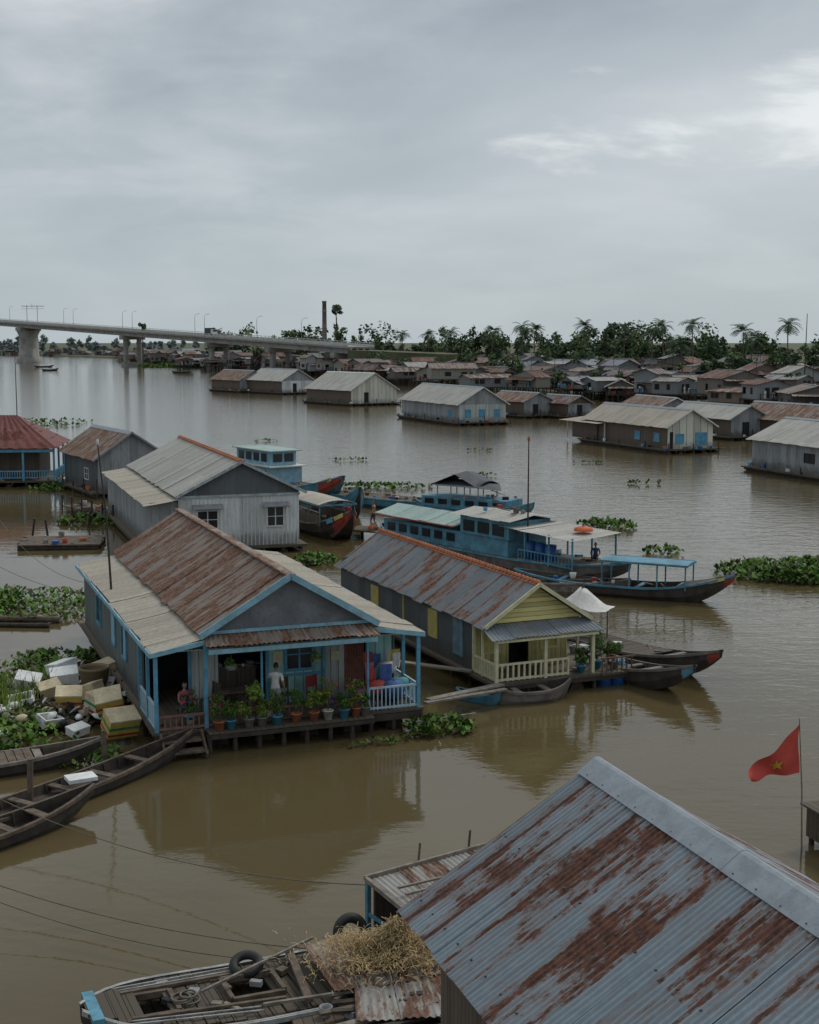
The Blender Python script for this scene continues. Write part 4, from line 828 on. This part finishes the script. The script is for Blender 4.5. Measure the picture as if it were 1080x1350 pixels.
# debris heap
e0=empty('debris_raft',-12.2,41.5,0,.3); mb=MB(); [mb.beam((R(-.6,3.6),R(-1,.2),R(.05,.3)),(R(-.6,3.6),R(2,4.5),R(.1,.35)),R(.08,.2),.04) for k in range(60)]; mb.build('boards',WOODP,e0)
PBOX=plain('printed_cardboard',(.62,.52,.34),.75,.25,3,.35); PBY=plain('yellow_crate_print',(.60,.43,.10),.7,.2,3,.25)
def sbox(name,x,y,zz,rx,rz,w,d,h,mat,stripe=None,lid=True):
    e=empty(name,x,y,zz,rz); e.rotation_euler=(rx,R(-.25,.25),rz); mb=MB(); t=.04
    mb.box(-w/2,w/2,-d/2,-d/2+t,0,h);mb.box(-w/2,w/2,d/2-t,d/2,0,h);mb.box(-w/2,-w/2+t,-d/2+t,d/2-t,0,h);mb.box(w/2-t,w/2,-d/2+t,d/2-t,0,h);mb.box(-w/2+t,w/2-t,-d/2+t,d/2-t,0,t); mb.build('box',mat,e)
    if lid: MB().box(-w/2-.015,w/2+.015,-d/2-.015,d/2+.015,h+.002,h+.06).build('lid',PBOX if mat is PBY else mat,e)
    if stripe:
        for st_,a,b_ in ((stripe[0],.12,.26),(stripe[1],.5,.66)):
            m2=MB(); m2.box(-w/2-.006,w/2+.006,-d/2-.006,-d/2-.001,h*a,h*b_); m2.box(-w/2-.006,-w/2-.001,-d/2,d/2,h*a,h*b_); m2.build('stripes',st_,e)
GRN=plain('green_print',(.05,.25,.12)); 
for (x,y,zz,rx,rz,w_,d_,h_,m_,st_) in ((-8.8,40.2,.3,.45,.6,.95,.65,.6,PBY,(RED,GRN)),(-9.3,41.5,.65,.5,.2,.8,.65,.55,PBY,(GRN,RED)),(-9.9,42.3,.35,.3,1.0,.8,.6,.55,PBOX,(RED,GRN)),(-10.9,42.6,.4,.35,.2,.8,.6,.55,PBY,(RED,RED)),(-11.7,45.3,.4,.2,.3,.9,.7,.5,STYRO,None),(-12.0,46.3,.5,-.2,1.,.9,.6,.45,STYRO,None),(-10.7,46.8,.4,.1,.6,.8,.6,.4,PBOX,None),(-11.2,41.2,.2,.3,.9,.7,.5,.3,STYRO,None),(-12.5,43,.3,.2,.2,.8,.6,.35,STYRO,None),(-12.4,39.8,.2,.0,.4,.7,.5,.12,STYRO,None),(-10.1,40.4,.15,.2,.9,.6,.4,.2,STYRO,None),(-11.9,44.2,.3,.3,.5,.7,.5,.45,PBOX,None),(-12.9,45.0,.4,.3,.1,.8,.6,.4,STYRO,None),(-10.3,43.5,.5,-.3,1.3,.7,.5,.4,PBOX,None)):
    sbox('styrofoam_box' if m_ is STYRO else 'fruit_crate_box',x,y,zz,rx,rz,w_,d_,h_,m_,st_,lid=random.random()<.7)
e=empty('wicker_basket',-10.6,44.9,.45); mb=MB(); mb.lathe((0,0,0),[(.3,0),(.43,.15),(.5,.6),(.52,.62),(.52,.7),(.48,.7),(.44,.6),(.35,.1),(0,.08)],18); mb.build('basket',wallmat('wicker',(.28,.19,.10),'clap',.05,.3),e)
for k in range(80):
    mb=MB(); mb.lathe((0,0,0),[(.02,0),(.16,.03),(.2,.12),(.12,.2),(.02,.24)],7); o=mb.build('rubbish_bag',random.choice((STYRO,DARK,WTARP,WOODP,PBOX,TARP,WOODG,DARK)),e0,(R(-.6,3.3),R(-.9,4.8),R(.1,.4))); o.scale=(R(.6,1.6),R(.5,1.2),R(.4,1.2)); o.rotation_euler=(R(-.5,.5),R(-.5,.5),R(0,6))
mb=MB(); 
for k in range(300):
    x,y=R(0.,3.8),R(-.5,5.5); mb.beam((x,y,.3),(x+R(-.3,.3),y+R(-.3,.3),.3+R(.02,.4)),R(.03,.25),.03,random.choice((0,0,1,2,2)))
mb.build('loose_rubbish',[DARK,WTARP,WOODP],e0)

# ------------------------------------------------------------------ foreground house with rusty roof
eF=empty('foreground_tin_roof_house',-.18,20.8,0,math.radians(18.5))
ze,zr,run=3.0,5.12,3.47; Lf=13
mb=MB(); mb.corr((run,0,zr),(run,-Lf,zr),(0,-Lf,ze),(0,0,ze),.115,.019,.83,0,8,.03,u0=3.7); mb.build('roof_left',R_F,eF)
mb=MB(); mb.corr((run,0,zr),(run,-Lf,zr),(2*run,-Lf,ze),(2*run,0,ze),.115,.019,.83,0,6,.03); mb.build('roof_right',R_F,eF)
mb=MB(); sl=(zr-ze)/run
for k in range(6):
    y0=.03-k*2.2; y1=y0-2.24; dz=.045+.006*(k%2); w_=.36
    mb.add([(run,y0,zr+dz+.02),(run,y1,zr+dz+.02),(run-.06,y1,zr+dz),(run-.06,y0,zr+dz),(run-w_,y1,zr+dz-w_*sl),(run-w_,y0,zr+dz-w_*sl)],[(0,1,2,3),(3,2,4,5)],0)
    mb.add([(run,y0,zr+dz+.02),(run,y1,zr+dz+.02),(run+.06,y1,zr+dz),(run+.06,y0,zr+dz),(run+w_,y1,zr+dz-w_*sl),(run+w_,y0,zr+dz-w_*sl)],[(1,0,3,2),(2,3,5,4)],0)
mb.build('ridge_cap',RIDGEG,eF)
mb=MB()
for yy in [-.25-.55*i for i in range(22)]:
    for xx in (run-.3,run*.5,.3): zz=ze+xx*sl+.035; mb.box(xx-.014,xx+.014,yy-.014,yy+.014,zz,zz+.02)
mb.build('roofing_nails',DWOOD,eF)
mb=MB(); mb.box(.6,2*run-.35,-Lf+.2,-.35,.5,2.9); mb.build('walls',W_B,eF); mb=MB(); mb.add([(.3,-.3,2.9),(2*run-.3,-.3,2.9),(run,-.3,zr-.1)],[(2,1,0)]); mb.build('gable',W_G,eF)
mb=MB(); mb.box(-.3,2*run+.4,-Lf,.5,.35,.5); mb.build('deck',WOODX,eF); mb=MB(); [mb.tube([(x,y,-.5),(x,y,.4)],.1,7) for x in (-.2,1.5,4,7) for y in (.3,-3,-6)]; mb.build('piles',DWOOD,eF)
mb=MB(); mb.beam((.0,.02,ze-.08),(run,.02,zr-.08),.06,.1); mb.beam((2*run,.02,ze-.08),(run,.02,zr-.08),.06,.1); mb.build('barge_boards',WOODP,eF)
R_SH=roofmat('pale_shed_roof',(.36,.36,.34),.62,(.16,.08,.05))
eC=empty('low_tin_roofed_shed',-.83,26.2,0,.61); mb=MB(); mb.corr((0,0,1.3),(3.0,0,1.32),(3.0,-1.9,1.05),(0,-1.9,1.05),.12,.016,.8); mb.build('roof',R_SH,eC)
mb=MB(); mb.beam((-.05,.05,1.34),(3.0,.05,1.36),.07,.09); mb.beam((-.05,-1.9,1.08),(-.05,.0,1.34),.07,.09); [mb.beam((.1+R(0,.3),-1.5+k*.35,1.37),(2.9,-1.5+k*.35+R(-.2,.2),1.35),.06,.04) for k in range(3)]; mb.build('roof_battens',WOODG,eC)
mb=MB(); mb.beam((0,-1.8,.0),(0,-1.8,1.05),.09); mb.beam((0,0,.0),(0,0,1.3),.09); mb.beam((0,-1.8,.55),(0,0,.6),.06); mb.build('blue_posts',BOATB,eC)
mb=MB(); 
for x in (1.3,2.6): mb.tube([(x,.1,1.3),(x+.05,.1,1.75)],.025,6)
mb.build('stakes',WOODP,eC); MB().box(.1,3.0,-1.8,-.1,.25,.33).build('floor',WOODX,eC); MB().box(.1,3.0,-.1,-.04,.33,1.2).build('back_boards',W_B,eC); clutter(eC,.2,2.8,-1.7,-.2,.33,14,1)
# foreground wooden boat
h_,l_=b2((1.6,25.2),(-5.6,22.05)); STR=plain('boat_white_stripe',(.34,.35,.34),.7,.4,3,.55)
e=hull('foreground_wooden_boat',1.6,25.2,h_,l_,2.3,.45,.3,.1,(HULLD,WOODX,STR,BOATB),2,4.5,None,0)
mb=MB(); at=lambda t:.45+.3*max(0,(t-.55)/.45)**2.2
for j in range(33):
    X=.4+j*.235; wd=1.02*max(.1,1-abs(2*X/l_-1)**4.5)**.75
    if X>l_-.15: break
    if (9<j<13) or (17<j<21) or (25<j<28): 
        for s_ in (-1,1): mb.box(X-.105,X+.105,min(s_*.42,s_*(wd)),max(s_*.42,s_*(wd)),at(X/l_)-.07,at(X/l_)-.03)
        continue
    mb.box(X-.105,X+.105,-wd,wd,at(X/l_)-.06,at(X/l_)-.02+R(0,.03))
mb.build('deck_boards',WOODX,e)
mb=MB(); 
for (a,b_) in ((2.45,3.45),(4.35,5.3),(6.25,6.95)):
    for s_ in (-.42,.42): mb.beam((a,s_,.5),(b_,s_,.52),.08,.12)
    mb.beam((a,-.4,.52),(a,.4,.52),.08,.12); mb.beam((b_,-.4,.52),(b_,.4,.52),.08,.12)
for s_ in (-.62,.62): mb.beam((4.4,s_,.50),(7.1,s_*.8,.60),.07,.05)
mb.beam((3.8,-1.0,.56),(4.1,1.0,.56),.14,.08); mb.build('hatch_coamings',WOODP,e)
mb=MB(); 
for s_ in (-.9,-.76,.76,.9): mb.beam((4.9,s_,.50),(7.3,s_*.76,.62),.03,.02)
mb.build('white_deck_lines',STR,e)
mb=MB(); mb.beam((7.66,-.55,.68),(7.66,.55,.68),.2,.1); mb.build('bow_trim',BOATB,e)
mb=MB(); mb.beam((3.2,-1.3,.6),(5.9,.5,.85),.05,.04); mb.beam((1.8,1.1,.55),(4.9,.9,.6),.06,.05); mb.build('oars',WOODG,e)
clutter(e,1.5,7,-.9,.9,.47,16,.6,(0,0,6,6,7,9))
mb=MB(); [mb.torus((6.1+R(-.1,.1),.1,.56+k*.03),.2-.02*k,.018,20,6) for k in range(4)]; mb.build('coiled_rope',ROPE,e)
e2=empty('old_tyre',-3.0,23.9,.62); MB().torus((0,0,0),.24,.085,24,8,0,Matrix.Rotation(.35,3,'X')).build('tyre',BLACK,e2)
e2=empty('old_tyre',-1.15,25.45,.55); MB().torus((0,0,0),.27,.1,24,8,0,Matrix.Rotation(1.2,3,'X')@Matrix.Rotation(.4,3,'Y')).build('tyre',BLACK,e2)
MB().corr((-2.0,24.5,.72),(.4,25.2,.85),(.8,23.2,.8),(-1.3,22.8,.62),.12,.015,.8).build('rusty_tin_sheet',R_A)
MB().corr((-1.0,23.3,.70),(1.0,23.7,.8),(1.4,21.8,.7),(-.9,21.8,.62),.12,.015,.8).build('rusty_tin_sheet',R_SH)
mb=MB()
for k in range(8500):
    a=R(0,6.28); r=abs(random.gauss(0,.42)); x=math.cos(a)*r*1.6; y=math.sin(a)*r*1.05; top=.55*math.exp(-(r*1.35)**2)*(1+.3*math.sin(x*5)+.25*math.sin(y*7+1)); z_=R(.1,1)*top
    d=Vector((random.gauss(0,1),random.gauss(0,1),random.gauss(0,.5))).normalized(); p=Vector((x,y,z_+.03)); L_=R(.05,.2); t=d.cross(Vector((0,0,1))).normalized()*.006; q=p+d*L_+Vector((0,0,-.02)); m_=p.lerp(q,.5)+Vector((0,0,.02))
    mb.add([p-t,p+t,m_+t,m_-t,q+t,q-t],[(0,1,2,3),(3,2,4,5)],random.choice((0,0,1)))
mb.build('straw_pile',[plain('dry_straw',(.42,.30,.14),.9,.4,6),plain('pale_straw',(.58,.44,.24),.9,.3,6)],loc=(-.35,23.75,.8))
for k in range(26):
    x,y=R(-1.9,.9),R(21.2,22.8); a=R(-.2,.6); MB().beam((x,y,.35+R(0,.35)),(x+math.cos(a)*R(1,2.2),y+math.sin(a)*R(1,2),.45+R(0,.35)),R(.06,.16),.05).build('scrap_timber',random.choice((WOODP,WOODG,DWOOD)))
e=empty('work_platform',-1.6,20.6,0,.25); MB().box(0,3.2,0,2.4,.3,.38).build('boards',WOODX,e); MB().lathe((1.9,1.9,.38),[(0,0),(.12,0),(.12,.25),(0,.25)],10).build('tin_can',METAL,e); clutter(e,.1,3,.2,2.2,.38,20,1,(0,0,6,7,9))
# flag
e=empty('red_flag',9.25,31.2,0); MB().tube([(0.08,0,-.4),(.02,0,1.5),(-.1,0,3.22)],[.022,.018,.012],6).build('pole',WOODG,e)
nx,ny=22,14
def fl(u,v_): 
    top=3.1-1.15*u**.85; bot=1.9-.16*u; x=-.08-1.16*u-.03*math.sin(v_*5)
    return (x,.14*math.sin(u*9+v_*3)*u**.7,top*(1-v_)+bot*v_+.035*math.sin(u*10+v_*2)*u)
mb=MB(); mb.add([fl(i/nx,j/ny) for i in range(nx+1) for j in range(ny+1)],[(i*(ny+1)+j,(i+1)*(ny+1)+j,(i+1)*(ny+1)+j+1,i*(ny+1)+j+1) for i in range(nx) for j in range(ny)],0,True); mb.build('cloth',plain('flag_red',(.55,.075,.055),.85,.25,2,.1),e)
mb=MB(); S=[]; cu,cv=.45,.6
for k in range(10): a=math.pi/2+k*math.pi/5; r=.17 if k%2==0 else .07; q=Vector(fl(cu-r*math.cos(a)*.8,cv-r*math.sin(a)*1.2)); q.y-=.03; S.append(q)
q=Vector(fl(cu,cv)); q.y-=.03; mb.add([q]+S,[(0,1+k,1+(k+1)%10) for k in range(10)]); mb.build('star',plain('flag_yellow',(.58,.36,.04),.85,.2),e)
e=empty('dark_wooden_landing',9.95,30.3,0,.3); MB().box(0,2.4,0,1.4,.2,.95).build('walls',W_B,e); MB().box(-.12,2.5,-.12,1.5,.951,1.0).build('top_boards',WOODX,e); mb=MB(); [mb.tube([(x,y,-.5),(x,y,.2)],.07,7) for x in (.1,2.3) for y in (.1,1.3)]; mb.build('posts',DWOOD,e)
def rope(p,q,sag,r=.012,n=24):
    P=[]
    for i in range(n+1): t=i/n; P.append((p[0]+(q[0]-p[0])*t,p[1]+(q[1]-p[1])*t,p[2]+(q[2]-p[2])*t-sag*4*t*(1-t)))
    MB().tube(P,r,5).build('mooring_rope',ROPE)
rope((-12.5,34,1.4),(-.83,26.2,1.2),.75); rope((-12,29.5,1.0),(-1.9,24.6,.6),.45); rope((-11,28,1.1),(-1.9,24.0,.6),.5)
rope((-20,60,3.2),(-11.0,48,3.),.5,.01); rope((-20,66,3.4),(-12,50,3.1),.6,.01)

# ------------------------------------------------------------------ people
SKIN=plain('skin',(.34,.19,.12),.6,.15,6,.05,.1); HAIR=plain('black_hair',(.012,.01,.01),.5,.2)
def person(x,y,z,yaw,h=1.65,pose='stand',top=SKIN,bottom=TARP,parent=None,longhair=False,name='person'):
    e=empty(name,x,y,z,yaw,parent); k=h/1.7
    J={'pel':(0,0,.93),'sp':(0,.01,1.12),'ch':(0,0,1.32),'nk':(0,.0,1.46),'hd':(0,-.01,1.53)}
    for s_,n_ in ((-1,'L'),(1,'R')):
        J['hip'+n_]=(s_*.095,0,.88); J['kn'+n_]=(s_*.11,-.02,.48); J['an'+n_]=(s_*.11,.02,.08); J['to'+n_]=(s_*.13,-.17,.04)
        J['sh'+n_]=(s_*.19,0,1.39); J['el'+n_]=(s_*.25,.03,1.12); J['wr'+n_]=(s_*.27,-.06,.88); J['ha'+n_]=(s_*.27,-.09,.80)
    if pose=='reach': J['elR']=(.26,-.14,1.17); J['wrR']=(.2,-.36,1.22); J['haR']=(.19,-.43,1.25); J['nk']=(0,-.04,1.45); J['hd']=(0,-.06,1.52)
    if pose=='walk': J['knL']=(-.11,-.17,.50); J['anL']=(-.11,-.12,.09); J['toL']=(-.12,-.31,.06); J['anR']=(.11,.2,.11); J['toR']=(.12,.04,.04); J['elR']=(.25,-.08,1.14); J['wrR']=(.24,-.27,1.0); J['haR']=(.23,-.34,.97)
    if pose=='sit':
        dz=-.48
        for n_ in list(J): a=J[n_]; J[n_]=(a[0],a[1],a[2]+dz)
        for s_,n_ in ((-1,'L'),(1,'R')):
            J['kn'+n_]=(s_*.13,-.42,.47); J['an'+n_]=(s_*.12,-.42,.08); J['to'+n_]=(s_*.13,-.6,.04); J['el'+n_]=(s_*.25,-.06,.66); J['wr'+n_]=(s_*.16,-.3,.56); J['ha'+n_]=(s_*.14,-.38,.54)
    rad={'pel':(.135,.10),'sp':(.115,.085),'ch':(.15,.10),'nk':(.052,.055),'hd':(.05,.055),'hip':(.088,.09),'kn':(.055,.057),'an':(.036,.042),'to':(.035,.025),'sh':(.06,.06),'el':(.04,.04),'wr':(.026,.024),'ha':(.032,.018)}
    E=[('pel','sp'),('sp','ch'),('ch','nk'),('nk','hd')]
    for n_ in 'LR': E+= [('pel','hip'+n_),('hip'+n_,'kn'+n_),('kn'+n_,'an'+n_),('an'+n_,'to'+n_),('ch','sh'+n_),('sh'+n_,'el'+n_),('el'+n_,'wr'+n_),('wr'+n_,'ha'+n_)]
    names=list(J); vs=[Vector(J[n_]) for n_ in names]; ed=[(names.index(a),names.index(b_)) for a,b_ in E]; rr=[rad[n_] if n_ in rad else rad[n_[:-1]] for n_ in names]
    for n_,s_ in (('L',-1),('R',1)):
        w_=Vector(J['wr'+n_]); hh=Vector(J['ha'+n_]); d=(hh-w_).normalized(); sd_=d.cross(Vector((s_,0,.1))).normalized(); hi=names.index('ha'+n_)
        for f in range(4):
            b0=len(vs); o=sd_*(f-1.5)*.02; ln=(.07,.08,.075,.06)[f]; vs+= [hh+o+d*.02,hh+o+d*(.02+ln*.5),hh+o+d*(.02+ln*.9)+Vector((-s_*.02,0,0))]; rr+=[(.010,.010),(.009,.009),(.007,.007)]; ed+=[(hi,b0),(b0,b0+1),(b0+1,b0+2)]
        b0=len(vs); vs+=[hh-d*.02+sd_*.035,hh+d*.02+sd_*.055]; rr+=[(.011,.011),(.009,.009)]; ed+=[(hi,b0),(b0,b0+1)]
    me=bpy.data.meshes.new('b'); me.from_pydata([v_*k for v_ in vs],ed,[]); o=bpy.data.objects.new('b',me); COL.objects.link(o)
    md=o.modifiers.new('s','SKIN')
    for i,r_ in enumerate(rr): me.skin_vertices[0].data[i].radius=(r_[0]*k,r_[1]*k)
    me.skin_vertices[0].data[0].use_root=True
    sb=o.modifiers.new('u','SUBSURF'); sb.levels=2; sb.render_levels=2
    dg=bpy.context.evaluated_depsgraph_get(); nm=bpy.data.meshes.new_from_object(o.evaluated_get(dg)); bpy.data.objects.remove(o)
    nm.materials.clear(); [nm.materials.append(q) for q in (SKIN,top,bottom)]
    for p in nm.polygons:
        c_=p.center/k; p.use_smooth=True; zz=c_.z; arm=abs(c_.x)>.215
        if pose=='sit':
            mi=1 if (zz>.50 and c_.y>-.14 and zz<.97 and abs(c_.x)<.24) else (2 if (zz>.3 and zz<.62 and c_.y>-.46 and not abs(c_.x)>.215) else 0)
        else: mi=1 if (zz>.95 and zz<1.455 and (not arm or zz>1.2)) else (2 if (zz<=.95 and zz>.52 and not abs(c_.x)>.22) else 0)
        p.material_index=mi
    bo=bpy.data.objects.new('body',nm); COL.objects.link(bo); bo.parent=e
    hc=Vector(J['hd'])*k+Vector((0,-.01,.09))*k
    mb=MB(); P=[];n1,n2=16,12
    for j in range(n2+1):
        ph=math.pi*j/n2
        for i in range(n1):
            a=2*math.pi*i/n1; X=.074*math.sin(ph)*math.cos(a); Y=.093*math.sin(ph)*math.sin(a); Z=.118*math.cos(ph)
            if Z<0: X*=1-.25*(-Z/.118); Y*=1-.12*(-Z/.118)
            P.append(hc+Vector((X,Y,Z))*k)
    mb.add(P,[(j*n1+i,j*n1+(i+1)%n1,(j+1)*n1+(i+1)%n1,(j+1)*n1+i) for j in range(n2) for i in range(n1)],0,True)
    mb.add([hc+Vector(q)*k for q in ((0,-.088,.02),(-.017,-.088,-.03),(.017,-.088,-.03),(0,-.115,-.026))],[(0,1,3),(0,3,2),(1,2,3)],0)
    for s_ in (-1,1): mb.lathe(hc+Vector((s_*.075,.005,-.02))*k,[(.004,-.025),(.014,-.01),(.014,.015),(.004,.03)],8); mb.lathe(hc+Vector((s_*.03,-.082,.008))*k,[(.001,-.008),(.011,0),(.001,.008)],8,1)
    mb.box(hc.x-.022*k,hc.x+.022*k,hc.y-.088*k,hc.y-.08*k,hc.z-.062*k,hc.z-.054*k,1); mb.build('head',[SKIN,HAIR],e)
    mb=MB(); Q=[]
    for j in range(8):
        ph=math.pi*.56*j/7
        for i in range(n1):
            a=2*math.pi*i/n1; lim=1.0 if math.sin(a)>-.3 else .55
            ph2=ph*lim*(1.25 if longhair and math.sin(a)>0 else 1); Q.append(hc+Vector((.082*math.sin(ph2)*math.cos(a),.101*math.sin(ph2)*math.sin(a)+.004,.126*math.cos(ph2)))*k)
    mb.add(Q,[(j*n1+i,j*n1+(i+1)%n1,(j+1)*n1+(i+1)%n1,(j+1)*n1+i) for j in range(7) for i in range(n1)],0,True); mb.build('hair',HAIR,e)
    return e
SHIRT=plain('white_shirt',(.66,.66,.64),.85,.1,4,.05)
person(3.75,.3,.65,2.6,1.68,'reach',SHIRT,plain('grey_trousers',(.42,.41,.38),.85),eA,name='man_in_white_shirt')
person(-2.2,83.6,.55,-1.2,1.68,'walk',SKIN,TARP,name='shirtless_man')
person(1.15,1.2,.65,.3,1.55,'sit',plain('pink_blouse',(.5,.12,.2),.8),TARP,eA,True,name='seated_woman')
eS=empty('low_stool',1.15,1.25,.65,.3,eA); MB().box(-.18,.18,-.15,.2,.3,.36).build('seat',WOODP,eS); mb=MB(); [mb.beam((a,b_,0),(a,b_,.3),.04) for a in (-.14,.14) for b_ in (-.1,.16)]; mb.build('legs',WOODP,eS)
person(9.4,68.2,.75,-.3,1.6,'sit',plain('navy_shirt',(.05,.07,.14),.8),TARP,name='seated_boatman')
person(-3.9,85.5,.75,.3,1.6,'sit',plain('red_shirt',(.4,.06,.05),.8),TARP,name='seated_boatman')
print('objects',len(bpy.data.objects))
